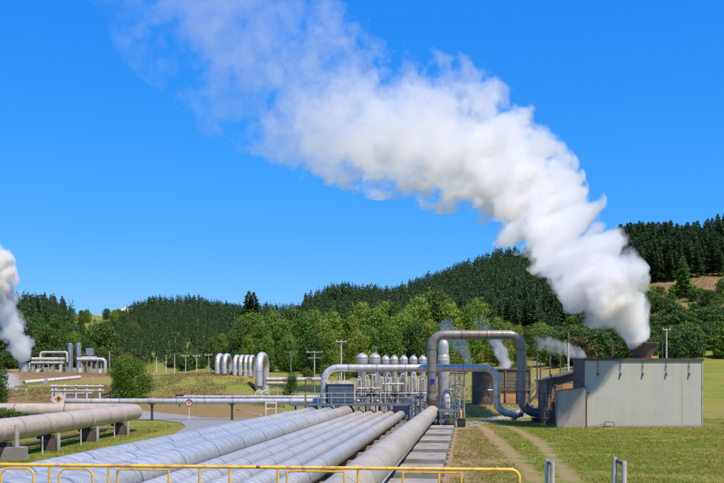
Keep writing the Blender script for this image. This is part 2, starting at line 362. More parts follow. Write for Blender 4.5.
def lines(a, b, step, lo, hi, g):
    c = list(np.arange(a, b + 1e-6, step)); s = step; x = c[-1]; up = []
    while x < hi: s *= g; x += s; up.append(x)
    s = step; x = c[0]; dn = []
    while x > lo: s *= g; x -= s; dn.append(x)
    return np.array(dn[::-1] + c + up)
gx = lines(-30, 36, 0.33, -3500, 3500, 1.035); gy = lines(42, 150, 0.36, -900, 5000, 1.02)
gy = np.array([q for q in gy if q < 12 or q > 13.4] + [12.55, 12.9, 13.3]); gy.sort()
GX, GY = np.meshgrid(gx, gy); GZ = TZ(GX, GY)
nx, ny = len(gx), len(gy)
V = np.stack([GX.ravel(), GY.ravel(), GZ.ravel()], 1)
ii = np.arange(nx*ny).reshape(ny, nx)
Q = np.stack([ii[:-1, :-1], ii[:-1, 1:], ii[1:, 1:], ii[1:, :-1]], -1).reshape(-1, 4)
def np_mesh(name, V, Q, mats, smooth=True, attrs=None, mi=None):
    me = bpy.data.meshes.new(name); k = Q.shape[1]
    me.vertices.add(len(V)); me.vertices.foreach_set('co', np.ascontiguousarray(V, dtype=np.float32).ravel())
    me.loops.add(Q.size); me.loops.foreach_set('vertex_index', np.ascontiguousarray(Q, dtype=np.int32).ravel())
    me.polygons.add(len(Q)); me.polygons.foreach_set('loop_start', np.arange(0, Q.size, k, dtype=np.int32))
    me.update(calc_edges=True)
    me.polygons.foreach_set('use_smooth', np.full(len(Q), smooth))
    for m in (mats if isinstance(mats, (list, tuple)) else [mats]): me.materials.append(m)
    if mi is not None: me.polygons.foreach_set('material_index', np.ascontiguousarray(mi, dtype=np.int32))
    for n, a in (attrs or {}).items():
        t = me.attributes.new(n, 'FLOAT', 'POINT'); t.data.foreach_set('value', np.ascontiguousarray(a, dtype=np.float32))
    me.update(); return me
def link(name, me, parent=None):
    o = bpy.data.objects.new(name, me); C.objects.link(o)
    if parent is not None: o.parent = parent
    return o
def seg_dist(X, Y, pts):
    d = np.full(X.shape, 1e9)
    for (ax, ay), (bx, by) in zip(pts[:-1], pts[1:]):
        L2 = (bx-ax)**2 + (by-ay)**2; t = np.clip(((X-ax)*(bx-ax) + (Y-ay)*(by-ay)) / L2, 0, 1)
        d = np.minimum(d, np.hypot(X - ax - t*(bx-ax), Y - ay - t*(by-ay)))
    return d
def PXof(X, Y): return HX + F * X / np.maximum(Y, 1)
X, Y = V[:, 0], V[:, 1]; PX = PXof(X, Y)
track1 = [PG(478, 424.5), PG(484, 429), PG(493, 437), PG(510, 452), PG(528, 470), PG(552, 500), PG(590, 560)]
track2 = [PG(500, 424), PG(520, 431), PG(541, 444), PG(556, 462), PG(575, 484), PG(610, 530)]
dirt = np.maximum(sst(0.62, 0.0, seg_dist(X, Y, track1)), sst(0.70, 0.0, seg_dist(X, Y, track2))) * 0.72
dirt = np.maximum(dirt, sst(2.2, 0.2, np.minimum(seg_dist(X, Y, track1), seg_dist(X, Y, track2))) * 0.36)
cx = 0.1045 * (Y - 36) + 0.1     # the big pipe's line
dirt = np.maximum(dirt, sst(4.6, 3.2, np.abs(X - cx - 0.4)) * sst(106, 103, Y) * sst(38, 42, Y) * 0.8)
dirt = np.maximum(dirt, sst(1.0, 0.1, np.abs(Y - 92.3)) * sst(17, 18.5, X) * sst(36, 33, X) * 0.75)
pathg = [PG(462, 425), PG(488, 420), (15.5, 112), (19.0, 116), (27.0, 117)]
grav = sst(1.8, 0.9, seg_dist(X, Y, pathg))
grav = np.maximum(grav, sst(2.0, 1.4, seg_dist(X, Y, [(XP(9, 152), 152), (XP(9, 175), 175), (XP(7, 205), 205)])))
grav = np.maximum(grav, sst(2.2, 1.4, np.abs(Y - 127)) * sst(-16, -18, X) * sst(-36, -32, X) * 0.9)
grav = np.maximum(grav, sst(0.5, 0.0, np.maximum(np.abs(X - 0) - 9, np.abs(Y - 110) - 8)) * 0.75)
earth = sst(640, 660, PX) * sst(346, 360, Y) * sst(393, 380, Y) * 0.9
earth = np.maximum(earth, sst(600, 640, PX) * sst(290, 310, Y) * sst(365, 350, Y) * 0.5)
earth = np.maximum(earth, sst(300, 270, PX) * sst(108, 112, Y) * sst(138, 130, Y) * 0.62)
earth = np.maximum(earth, sst(160, 110, PX) * sst(178, 190, Y) * sst(226, 212, Y) * 0.9)
earth = np.maximum(earth, sst(3.4, 0.8, seg_dist(X, Y, [PG(450, 483), PG(456, 455), PG(463, 437), PG(468, 428)])) * 0.72)
dry = sst(112, 124, Y) * sst(330, 260, Y) * (0.42 + 0.18 * sst(300, 420, PX) * sst(600, 560, PX) + 0.15 * sst(140, 90, PX)) * (1 - 0.8*sst(600, 680, PX))
dry = np.maximum(dry, sst(98, 103, Y) * sst(135, 118, Y) * 0.5)
dry = np.maximum(dry, sst(5.0, 0.8, seg_dist(X, Y, [PG(457, 483), PG(465, 440), PG(470, 428)])) * 1.0)
dry = np.maximum(dry, sst(85, 92, Y) * sst(100, 93, Y) * 0.45)
gap_dark = sst(2.35, 2.15, np.abs(X - cx - 0.3)) * sst(106, 103, Y) * sst(30, 32, Y)  # near-black brown put into the ground colour so the slab gaps read dark
hedg = seg_dist(X, Y, [(-17.5, 60), (-17.0, 90)]); dry = np.maximum(dry, sst(3, 1, hedg) * 0.4)
gm = np_mesh('ground', V, Q, M['ground'], True, {'dirt': dirt, 'gravel': grav, 'earth': earth, 'dry': dry, 'gap_dark': gap_dark})
tag(link('ground', gm), kind='structure')

# road on the left (laid on the flat, 4 mm up)
def ribbon(name, pts, w, mat, lift, n=60):
    P = subdiv(fillet([(a, b, 0) for a, b in pts], 6, 10), 0.6); v = []
    for i, p in enumerate(P):
        d = (P[min(i+1, len(P)-1)] - P[max(i-1, 0)]).normalized(); q = Vector((-d.y, d.x, 0)) * w/2
        for k in range(5):
            s = p + q * (1 - k/2); v.append((s.x, s.y, tz(s.x, s.y) + lift))
    f = [(i*5+k, i*5+k+1, i*5+k+6, i*5+k+5) for i in range(len(P)-1) for k in range(4)]
    b = MB(); b.add(v, f, True); return b.build(name, mat)
rd = ribbon('access_road', [(-18.5, 108.6), (-10, 108.2), (4, 107.6)], 7.0, M['asphalt'], 0.035); tag(rd, kind='structure')
rd2 = ribbon('side_road', [(-70, 117), (-45, 115.5), (-27, 113.2), (-19.5, 109.5), (-15.0, 102), (-12.8, 92), (-11.6, 80), (-10.5, 64)], 6.6, M['asphalt'], 0.05); tag(rd2, kind='structure')

# ------------------------------------------------------------------ the pipes
UX = 0.0955
def straight_pipe(X0, z, r, y1, mat, label, y0=12.2, u=UX, kind='elbow', wob=0.0, elbow_h=0.8, cover=0.0):
    th = thing('steam_pipe', label, 'pipe', (u*y1 - X0, y1, 0), 'large pipes running side by side away from the bridge')
    off = Vector((u*y1 - X0, y1, 0))
    pts = [Vector((u*y0 - X0, y0, z)), Vector((u*y1 - X0, y1, z))]
    P = subdiv(pts, 3.0)
    b = MB().tube([p - off for p in P], r, 36); b.build('cladding', mat, th)
    d = Vector((u, 1, 0)).normalized(); e = Vector((0, 0, z))
    # dull end sleeve, flange and the riser under the platform
    b = MB().tube([e - d*cover, e + d*0.55], r*1.03, 28); b.build('end_sleeve', M['galv'] if cover < 2 else M['bluecyl'], th)
    b = MB().tube([e + d*0.55, e + d*0.75], r*1.12, 28).tube([e + d*0.80, e + d*0.98], r*1.12, 28); b.each('flange', M['rust'], th)
    if kind == 'elbow':
        b = MB().tube(fillet([e + d*0.98, e + d*(1.4 + r*1.2), e + d*(1.4 + r*1.2) + Vector((0, 0, elbow_h))], r*1.1), r*0.82, 20); b.build('riser', M['galvpale'], th)
    return th
straight_pipe(15.0, 0.93, 0.60, 102.5, M['cladA'], 'thick spiral-seamed silver pipe, outermost beside the road and cream pipe', cover=3.2)
straight_pipe(13.25, 0.93, 0.60, 103.0, M['cladA'], 'thick spiral-seamed silver pipe, middle one of the three thick silver pipes', cover=2.6)
straight_pipe(11.5, 0.98, 0.66, 103.5, M['cladA'], 'thickest silver pipe, next to the row of five thin pipes', cover=1.4)
five = ['thin silver pipe, first of the five thin ones, beside the thickest silver pipe', 'thin silver pipe, second of the five thin ones counted from the thick silver pipes',
        'thin silver pipe, middle one of the five thin ones', 'thin silver pipe, last but one of the five thin ones before the broad tan pipe', 'thin silver pipe, last of the five thin ones, facing the broad tan pipe']
for k in range(5): straight_pipe(10.12 - 1.065*k, 0.74, 0.40, 103.0 + (k % 2)*0.6, M['cladB'], five[k], cover=0.5)

# the broad tan pipe and its loop
CY = 103.4; zl, zt, zb = 1.02, ZP(334.8, CY), ZP(412.6, CY)
xl, xr = XP(431.8, CY), XP(521.6, CY)
th = thing('broad_pipe', 'broad ribbed tan pipe beside the concrete slabs, ending in a rusty collar', 'pipe', (xl, CY, 0))
o3 = Vector((xl, CY, 0))
b = MB().tube([p - o3 for p in subdiv([(0.07 - 24*0.1045, 12.2, zl), (xl, CY - 0.9, zl)], 3)], 0.665, 40); b.build('cladding', M['cladC'], th)
b = MB().tube([(-0.08, -1.5, zl), (0, -0.62, zl)], 0.76, 32); b.build('collar', M['rust'], th)
b = MB().tube([(-0.615, -60, zl-0.32), (-0.0, -1.4, zl-0.32)], 0.02, 8)
# pale tube added to draw the bright reflection along the flank
b = MB(); rr = [(0.07 + (yy-36)*0.1045 + 0.60 - xl, yy - CY, zl - 0.30) for yy in (14, 40, 70, 101)]; b.tube(rr, 0.075, 8); b.build('flank_glint', M['galvpale'], th)
th = thing('pipe_loop', 'tall dull brown pipe loop rising from the broad pipe and ending at the shed', 'pipe', (xl, CY, 0))
path = fillet([(xl, CY - 0.62, zl), (xl, CY, zl), (xl, CY, zt), (xr, CY, zt), (xr, CY, zb), (XP(559, CY), CY, zb)], [0.55, 1.30, 1.35, 1.55], 12)
b = MB().tube([p - o3 for p in subdiv(path, 1.5)], 0.47, 32); b.build('cladding', M['brownpipe'], th)
b = MB()
for q in (1.9, 2.2): b.cyl((0, 0, q), (0, 0, q + 0.14), 0.60, 28)
b.each('flange', M['rust'], th)
b = MB().tube([(-0.02, -0.475, ZP(381, CY) - 0.22), (-0.02, -0.52, ZP(381, CY) - 0.22)], 0.01, 8)
b = MB(); b.tube([(0.02, -0.45, ZP(381, CY)), (0.02, -0.52, ZP(381, CY))], 0.25, 20); b.build('round_plate', M['blue'], th)
b = MB()
for zz in (ZP(350, CY), ZP(372, CY), ZP(392, CY)): b.cyl((xr-xl, 0, zz), (xr-xl, 0, zz+0.07), 0.50, 28).cyl((0, 0, zz), (0, 0, zz+0.07), 0.50, 28)
for xx in (3.0, 5.6): b.cyl((xx, 0, zt), (xx+0.07, 0, zt), 0.50, 28)
b.each('lap_band', M['stack'], th)

SY = 105.3; zt2, zb2 = ZP(368, SY), ZP(413.3, SY); sx0, sx1 = XP(324.2, SY), XP(496.8, SY)
th = thing('silver_pipe', 'slim polished silver pipe arching from the platform end to the brown loop', 'pipe', (sx0, SY, 0)); o3 = Vector((sx0, SY, 0))
path = fillet([(sx0, SY, 1.4), (sx0, SY, zt2), (sx1, SY, zt2), (sx1, SY, zb2), (XP(523, SY), SY - 0.2, zb2)], [1.45, 1.35, 1.35], 12)
b = MB().tube([p - o3 for p in subdiv(path, 1.5)], 0.385, 28); b.build('cladding', M['silver'], th)
b = MB().cyl((0, 0, 1.9), (0, 0, 2.02), 0.52, 24).cyl((0, 0, 2.3), (0, 0, 2.75), 0.47, 24); b.each('flange', M['galv'], th)
b = MB()
for xx in (3.4, 7.8, 12.6): b.cyl((xx, 0, zt2 - o3.z), (xx+0.06, 0, zt2), 0.41, 24)
b.cyl((sx1-sx0+2.25, -0.1, zb2), (sx1-sx0+2.4, -0.1, zb2), 0.47, 24); b.each('lap_band', M['galv'], th)
for px, lab in ((342, 'slim steel trestle under the silver pipe by the dark cabin'), (383, 'slim steel trestle under the silver pipe amid the bottles'), (462, 'slim steel trestle under the silver pipe beside the stair frame')):
    x = XP(px, SY); tr = thing('trestle', lab, 'trestle', (x, SY, 0))
    b = MB()
    for s in (-1, 1): b.cyl((s*0.25, s*0.0, 0.0), (s*0.25, 0, zt2-0.42), 0.06, 8)
    b.build('post', M['galvpale'], tr)
    b = MB().box((0, 0, zt2-0.40), (0.8, 0.3, 0.08)).box((0, 0, 2.6), (0.45, 0.05, 0.06)).box((0, 0, 0.08), (0.9, 0.5, 0.16)); b.each('saddle', M['galv'], tr)
for x, lab in ((XP(514, SY), 'squat steel stand under the foot of the silver pipe'),):
    tr = thing('pipe_stand', lab, 'stand', (x, SY-0.1, 0)); MB().box((0, 0, zb2/2-0.2), (0.5, 0.4, zb2-0.4)).build('block', M['concrete'], tr); MB().box((0.0, 0, zb2-0.40), (0.9, 0.3, 0.08)).each('saddle', M['galv'], tr)

# cream pipe on the left with its U bend
th = thing('cream_pipe', 'fat cream pipe that bends back on itself beside the road', 'pipe', (-19.2, 85, 0)); o3 = Vector((-19.2, 85, 0))
path = fillet([(-20.3, 30, 1.62), (-19.15, 87.6, 1.62), (-75, 91.5, 1.62)], [3.4], 14)
MB().tube([p - o3 for p in subdiv(path, 2.5)], 0.655, 36).build('cladding', M['cladD'], th)
b = MB()
for a in (0.985, 0.0):
    pass
for yy in (46, 54, 62.5, 71, 79.5):
    xx = -20.3 + (yy-30)*0.02; b.tube([(xx - o3.x, yy - 85, 1.62), (xx - o3.x + 0.002, yy - 85 + 0.12, 1.62)], 0.685, 32)
b.each('lap_band', M['galvpale'], th)
plab = ['concrete pier under the cream pipe, the near one with a grey post', 'second concrete pier along under the cream pipe', 'third concrete pier along under the cream pipe', 'farthest concrete pier under the cream pipe before its bend']
for k, yy in enumerate((55.2, 62.5, 71.0, 79.5)):
    xx = -20.3 + (yy-30)*0.02
    pr = thing('concrete_pier', plab[k], 'pier', (xx, yy, 0), 'piers under the cream pipe')
    MB().box((0.25, 0, 0.36), (2.1 if k == 0 else 1.0, 0.9 if k == 0 else 0.6, 0.72)).build('block', M['concrete'] if k == 0 else M['deadpole'], pr)
    MB().box((0.0, 0, 0.84), (1.0, 0.5, 0.24)).each('saddle', M['dark'], pr)
    MB().cyl((0.93 if k == 0 else 0.86, -0.3, 0.72 if k == 0 else 0.0), (0.93 if k == 0 else 0.86, -0.3, 1.1 if k else 1.95), 0.12 if k else 0.13, 10).build('post', M['galv'], pr)
for k, (yy, lab) in enumerate(((58.5, 'thin marker rod beneath the cream pipe by the near pier'), (66.5, 'thin marker rod beneath the cream pipe between the second and third piers'), (75.5, 'thin marker rod beneath the cream pipe before the farthest pier'))):
    o = MB().cyl((-18.6, yy, 0), (-18.6, yy, 1.1), 0.05, 8).build('marker_rod', M['galvpale']); tag(o, lab, 'rod', 'rods beneath the cream pipe')
o = MB().cyl((-21.8, 30, 0.28), (-20.9, 82, 0.28), 0.13, 12).build('drain_pipe', M['dark']); tag(o, 'thin dark drain pipe lying on the grass under the cream pipe', 'pipe')

# silver pipes crossing on the left (one big, one thin)
FY = 106.5; fz = ZP(401.3, FY); fx = XP(63, FY)
th = thing('crossing_pipe', 'long silver pipe running level from the hazard sign to the platform', 'pipe', (fx, FY, 0))
path = fillet([(fx - 2.5, FY + 9, fz-0.15), (fx, FY, fz), (XP(330, FY), FY, fz)], [1.5], 8); o3 = Vector((fx, FY, 0))
MB().tube([p - o3 for p in subdiv(path, 2)], 0.30, 24).build('cladding', M['silver'], th)
b = MB()
for px in (148, 258): b.cyl((XP(px, FY)-fx, 0, fz), (XP(px+6, FY)-fx, 0, fz), 0.325, 24)
b.each('sleeve', M['galv'], th)
FY2 = 108.2; z2 = ZP(397.0, FY2)
th = thing('thin_crossing_pipe', 'thin silver pipe running level just behind the long crossing pipe', 'pipe', (XP(176, FY2), FY2, 0))
MB().tube(subdiv([(0, 0, z2), (XP(325, FY2)-XP(176, FY2), 0, z2)], 2), 0.17, 18).build('cladding', M['silver'], th)
MB().box((0.4, 0, z2+0.22), (0.9, 0.4, 0.12)).box((0.4, 0, z2-0.6), (0.12, 0.2, 0.9)).build('clamp', M['dark'], th)
for k, (px, lab) in enumerate(((152, 'dark steel support under the long crossing pipe by the cream pipe bend'), (232, 'dark steel support under the long crossing pipe past the speed sign'))):
    s = thing('pipe_support', lab, 'support', (XP(px, FY), FY, 0), 'supports under the long crossing pipe')
    MB().box((0, 0, (fz-0.36)/2), (0.22, 0.22, fz-0.36)).build('post', M['dark'], s); MB().box((0, 0, fz-0.33), (0.6, 0.5, 0.07)).each('saddle', M['dark'], s)
o = MB(); x0 = XP(266, 103.5)
for dx in (0, 1.05): o.box((x0+dx, 103.5, 1.0), (0.11, 0.11, 2.0))
o.box((x0+0.52, 103.5, 1.95), (1.2, 0.14, 0.13)).box((x0+0.52, 103.5, 1.35), (1.0, 0.09, 0.1)); tag(o.build('white_stand', M['white']), 'low white goalpost-shaped stand in front of the crossing pipes', 'stand')
o = MB().tube([(XP(236, 107), 107, 1.15), (XP(262, 105), 105, 0.55)], 0.05, 8).build('sloping_rail', M['galvpale']); tag(o, 'thin pale rail sloping down under the crossing pipes', 'rail')

# ------------------------------------------------------------------ concrete slabs and support beams
gaps = [427.5, 431.9, 438.6, 445.8, 455.2, 466.7, 481.5, 503.0, 540.0]
ord_ = ['farthest', 'second farthest', 'third farthest', 'fourth farthest', 'middle', 'second nearest', 'nearest', 'hidden']
k = 0
for a, bb in zip(gaps[:-1], gaps[1:]):
    ya = EYE*F/(a-HY); yb = EYE*F/(bb-HY)
    if yb < 31: continue
    g = min(3.2, (ya-yb)*0.36); y0, y1 = yb + g/2, ya - g/2; ym = (y0+y1)/2; cxx = 0.07 + (ym-36)*0.1045
    w = 4.35; b = MB().box((cxx + 0.35, ym, 0.10), (w, y1-y0, 0.36), rz=-0.1045)
    b.box((cxx + 1.7, ym + 0.1, 0.295), (0.5, 0.3, 0.035), rz=-0.1)
    o = b.build('concrete_slab', M['concrete']); tag(o, ['flat concrete slab beside the broad pipe, the one at the blue frame', 'flat concrete slab beside the broad pipe, second from the blue frame', 'flat concrete slab beside the broad pipe, third from the blue frame', 'flat concrete slab beside the broad pipe, fourth from the blue frame', 'flat concrete slab beside the broad pipe, fifth from the blue frame', 'flat concrete slab beside the broad pipe, seen just above the yellow railing', 'flat concrete slab beside the broad pipe, seen through the yellow railing'][min(k, 6)], 'slab', 'concrete slabs beside the broad pipe'); k += 1
yy = 41.0; k = 0
while yy < 101:
    xa = UX*yy - 5.3; xb = 0.07 + (yy-36)*0.1045 - 0.75
    bm = thing('support_beam', 'weathered concrete beam poking out between the thin pipes and the broad pipe', 'beam', (0, 0, 0), 'beams between the thin pipes and the broad pipe')
    MB().span(UX*yy-11.9 - 4.2, xb+0.05, yy-0.2, yy+0.2, 0.0, 0.27).build('beam', M['concrete'], bm)
    MB().span(xb-0.42, xb-0.12, yy-0.12, yy+0.12, 0.27, 0.62).span(xb-0.55, xb+0.0, yy-0.16, yy+0.16, 0.62, 0.68).each('bracket', M['cream'], bm)
    yy += 4.4 + 0.02*yy; k += 1

# ------------------------------------------------------------------ yellow railing and grey posts on the bridge
RY = 16.0
dk = MB().span(-20, 9, 12.85, 16.35, 1.62, 1.90); dk.build('deck', M['concrete']); bpy.data.objects['deck'].name = 'road_bridge'
o = bpy.data.objects['road_bridge']; tag(o, 'concrete footbridge deck that carries the yellow railing', 'bridge')
th = thing('yellow_railing', 'yellow tubular railing with rounded hoops across the bottom of the view', 'railing', (0, RY, 1.9)); rt = lambda px: (XP(px, RY), 0, ZP(464.6 + 5.2*max(px, -60)/520.0, RY) - 1.9)
def rz_(px, d=0.0): p = rt(px); return (p[0], 0, p[2] - d)
pts = [rz_(-60), rz_(256)]
MB().tube(pts, 0.028, 14).build('top_rail', M['yellow'], th)
pe = rz_(519.3); pts = fillet([rz_(260), rz_(519.3), (pe[0], 0, 0)], [0.14], 8)
MB().tube(pts, 0.028, 14).build('top_rail', M['yellow'], th)
MB().tube([rz_(255), rz_(261)], 0.024, 12).build('joint', M['rust'], th)
for a, c in ((-58, -27), (1, 33.5), (59, 92.5), (117.5, 168.8), (287, 344.4), (402.8, 461.3)):
    p0, p1 = rz_(a, 0.055), rz_(c, 0.055); MB().tube(fillet([(p0[0], 0, 0), p0, p1, (p1[0], 0, 0)], [0.12, 0.12] if a < 110 else [0.05, 0.03], 6), 0.018, 10).build('hoop', M['yellow'], th)
for px in (-10, 49.3, 108.6, 199.5, 229.8, 277.9, 358, 439):
    p = rz_(px); MB().cyl((p[0], 0, 0), (p[0], 0, p[2]), 0.020, 10).build('post', M['yellow'], th)
for k, (xa, xb_, ya, yb_, lab) in enumerate(((546.9, 551.2, 458.8, 461.5, 'linked pair of thin grey posts in the grass by the railing end'), (614.7, 622.2, 457.2, 460.5, 'linked pair of stout grey posts in the grass below the metal building'))):
    th = thing('post_pair', lab, 'posts', (XP(xa, RY), RY, 1.9))
    w = XP(xb_, RY) - XP(xa, RY); za = ZP(ya, RY) - 1.9; zb_ = ZP(yb_, RY) - 1.9; r = 0.032 + 0.008*k
    for (x, y, z) in ((0, 0, za), (w, -0.12, zb_)):
        MB().tube([(x, y, 0), (x, y, z-0.02), (x, y, z)], r, 12, rr=[r, r, r*0.75]).build('post', M['galv'], th)
    MB().tube([(0, 0, za-0.04), (w, -0.12, zb_-0.05)], r*0.7, 8).build('link', M['dark'], th)

# ------------------------------------------------------------------ platform with cabin, vessels, frames
def frame_rails(b, x0, x1, y, z, h=1.05, n=None, r=0.022, rails=(1.0, 0.55)):
    n = n or max(2, int((x1-x0)/1.4))
    for k in range(n+1):
        x = x0 + (x1-x0)*k/n; b.cyl((x, y, z), (x, y, z+h), r, 6)
    for q in rails: b.cyl((x0, y, z+h*q), (x1, y, z+h*q), r, 6)
PY = 102.9; dz = 1.88; x0, x1 = XP(291, PY), XP(412, PY)
th = thing('pipe_platform', 'long slate blue walkway above the far ends of the pipes', 'platform', (0, PY, 0))
b = MB().span(x0, x1, -0.1, 1.3, dz-0.24, dz); b.build('deck', M['bluesteel'], th)
for k in range(9):
    x = x0 + 0.4 + (x1-x0-0.8)*k/8; MB().span(x-0.08, x+0.08, 0.9, 1.06, 0, dz-0.24).build('leg', M['dark'], th)
b = MB(); frame_rails(b, x0, x1, 0.0, dz, 1.05, 9); b.build('handrail', M['galv'], th)
b = MB(); frame_rails(b, x0, x1, 1.25, dz, 1.05, 9); b.build('handrail', M['galv'], th)
b = MB(); b.span(XP(393, PY), XP(410, PY), 0.3, 1.2, 0.25, dz-0.26); b.build('cladding_box', M['bluesteel'], th)

# dark cabin
cy0 = 104.6; th = thing('control_cabin', 'dark blue-grey gridded cabin with a cream roof edge on the platform', 'cabin', (XP(341, cy0), cy0, 0)); hw = XP(354, cy0) - XP(341, cy0)
MB().span(-hw, hw, 0, 2.2, 1.88, ZP(384, cy0)).build('body', M['cabin'], th)
MB().span(-hw-0.12, hw+0.15, -0.12, 2.3, ZP(384, cy0), ZP(381, cy0)).build('roof', M['cream'], th)
MB().span(hw+0.0, hw+0.14, -0.1, 0.05, 1.9, ZP(384, cy0)).build('corner_post', M['cream'], th)
b = MB()
for k in range(1, 6): x = -hw + 2*hw*k/6; b.span(x-0.02, x+0.02, -0.03, 0, 1.95, ZP(385, cy0))
for k in range(1, 4): z = 1.9 + (ZP(384, cy0)-1.9)*k/4; b.span(-hw, hw, -0.035, -0.002, z-0.018, z+0.018)
b.build('panel_bars', M['bluesteel'], th)

# seven bottle-topped silencers behind the silver pipe
labs = ['cone-topped silver vessel at the cabin end of the row, one of the two wide ones', 'second wide cone-topped silver vessel from the cabin', 'slim cone-topped silver vessel, first after the two wide ones', 'slim cone-topped silver vessel, second after the two wide ones',
        'slim cone-topped silver vessel in the middle of the five slim ones', 'slim cone-topped silver vessel, last but one before the brown loop', 'slim cone-topped silver vessel, nearest the brown loop']
for k, (px, pt, pw) in enumerate(((362.2, 352.8, 11.4), (374.9, 352.8, 11.2), (385.6, 354.9, 8.0), (394.3, 354.9, 8.0), (403.8, 354.9, 8.2), (413.4, 354.9, 8.0), (422.8, 354.9, 8.2))):
    Yv = 111.0; r = pw/2*Yv/F; zt_ = ZP(pt, Yv); th = thing('silver_vessel', labs[k], 'vessel', (XP(px, Yv), Yv, 0), 'row of cone-topped silver vessels')
    MB().lathe([(0, 1.25), (r*0.5, 1.35), (r*0.72, 1.8), (r*0.72, zt_-1.85), (r, zt_-1.55), (r, zt_-0.52)], (0, 0, 0), 28).build('shell', M['silver'], th)
    MB().lathe([(r*1.05, zt_-0.55), (r*1.05, zt_-0.48), (r*0.75, zt_-0.22), (r*0.22, zt_-0.03), (0, zt_)], (0, 0, 0), 28).build('cone_cap', M['silver'], th)
    for a in range(4):
        an = PI/4 + a*PI/2; MB().box((r*0.62*math.cos(an), r*0.62*math.sin(an), 0.75), (0.1, 0.1, 1.5)).build('leg', M['galv'], th)
    MB().tube(fillet([(0, 0, 1.3), (0, 0, 0.9), (0, -1.6, 0.9), (0, -1.6, 0.3)], 0.2, 4), 0.14, 12).build('outlet', M['whitepipe'], th)
    MB().cyl((r*0.3, -r*0.6, zt_-0.2), (r*0.3, -r*0.6, zt_+0.12), 0.05, 8).build('nozzle', M['galv'], th)

# braced steel towers around them
def tower(name, label, x0, x1, y0, y1, z1, mat, levels=(0.5,), group=None, z0=0.0, top=True, w=0.09, brace=True):
    th = thing(name, label, 'frame', ((x0+x1)/2, y0, z0), group); hx = (x1-x0)/2; dy = y1-y0
    for sx in (-1, 1):
        for yy in (0, dy): MB().box((sx*hx, yy, (z1-z0)/2), (w, w, z1-z0)).build('column', mat, th)
    L = [0.0] + [q*(z1-z0) for q in levels] + [z1-z0]
    b = MB()
    for q in L[1:]:
        for yy in (0, dy): b.box((0, yy, q-0.04), (2*hx-w, w*0.8, 0.08))
        for sx in (-1, 1): b.box((sx*hx, dy/2, q-0.04), (w*0.8, dy-w, 0.08))
    b.each('cross_beam', mat, th)
    if brace:
        for a, c in zip(L[:-1], L[1:]):
            b = MB()
            for yy in (0, dy):
                b.cyl((-hx, yy-0.03, a+0.08), (hx, yy-0.03, c-0.08), 0.03, 6).cyl((hx, yy+0.03, a+0.08), (-hx, yy+0.03, c-0.08), 0.03, 6)
            b.each('cross_brace', mat, th)
    return th
Yt = 108.6
for k, (pa, pb, pt, lab) in enumerate(((355, 366, 378.5, 'pale X-braced steel frame next to the cabin'), (367.2, 378.3, 374, 'pale X-braced steel frame with one tall column past the cabin'), (381, 388.5, 377, 'narrow X-braced frame under the first slim vessel'),
                                       (391, 399, 377, 'narrow X-braced frame with a pale post under the second slim vessel'), (404.5, 413, 376, 'X-braced frame under the middle slim vessels'), (415, 426, 376, 'X-braced frame beside the brown loop leg'))):
    tower('braced_tower', lab, XP(pa, Yt), XP(pb, Yt), Yt, Yt+0.9 if k < 2 else Yt+1.1, ZP(pt, Yt), M['galvpale'] if k in (0, 1, 3) else M['galv'], (0.12, 0.52), 'braced steel frames under the silver vessels')
labs = ['pale standpipe between the cabin frame and the slim vessels', 'pale standpipe in front of the third slim vessel', 'thin grey standpipe in front of the middle vessels', 'pale standpipe close to the brown loop', 'short pale standpipe by the cabin frame']
for k, (px, pt, r, mt) in enumerate(((380, 374, 0.08, 'whitepipe'), (397.8, 379, 0.11, 'whitepipe'), (405.8, 370, 0.17, 'galv'), (418, 379, 0.09, 'whitepipe'), (388.7, 380, 0.10, 'whitepipe'))):
    x = XP(px, 107.8); z = ZP(pt, 107.8); th = thing('standpipe', labs[k], 'pipe', (x, 107.8, 0), 'standpipes in front of the vessels')
    MB().tube([(0, 0, 0), (0, 0, z-0.2), (0, 0, z)], r, 12, rr=[r, r, r*0.6]).build('pipe_shaft', M[mt], th)
    MB().cyl((0, 0, 1.4), (0, 0, 1.52), r*1.9, 14).cyl((0, 0, 2.4), (0, 0, 2.5), r*1.7, 14).each('flange', M['rust'] if k % 2 else M['galv'], th)
for k, (px, pt_) in enumerate(((357.5, 377), (361.0, 380), (365.5, 376), (369.0, 381), (372.5, 375), (383.2, 377), (387.0, 373), (391.0, 378), (401.0, 374), (409.5, 377), (412.0, 373), (416.0, 377), (421.0, 375), (424.5, 379))):
    Yk = 107.2 + 0.35*(k % 5); x = XP(px, Yk); z = ZP(pt_, Yk); r = (0.05, 0.08, 0.065)[k % 3]; th = thing('thin_standpipe', 'thin standpipe in the dense pipework under the silver vessels', 'pipe', (x, Yk, 0), 'thin standpipes under the silver vessels')
    MB().tube(fillet([(0, 0, 0), (0, 0, z), (0.35*(-1)**k, 0, z), (0.35*(-1)**k, 0, z-0.5-0.3*(k % 3))], 0.15, 4), r, 10).build('pipe_shaft', M['whitepipe'] if k % 3 else M['galvpale'], th)
    MB().cyl((0, 0, 1.2+0.3*(k % 4)), (0, 0, 1.3+0.3*(k % 4)), r*2.2, 12).build('flange', M['rust'] if k % 4 == 1 else M['galv'], th)
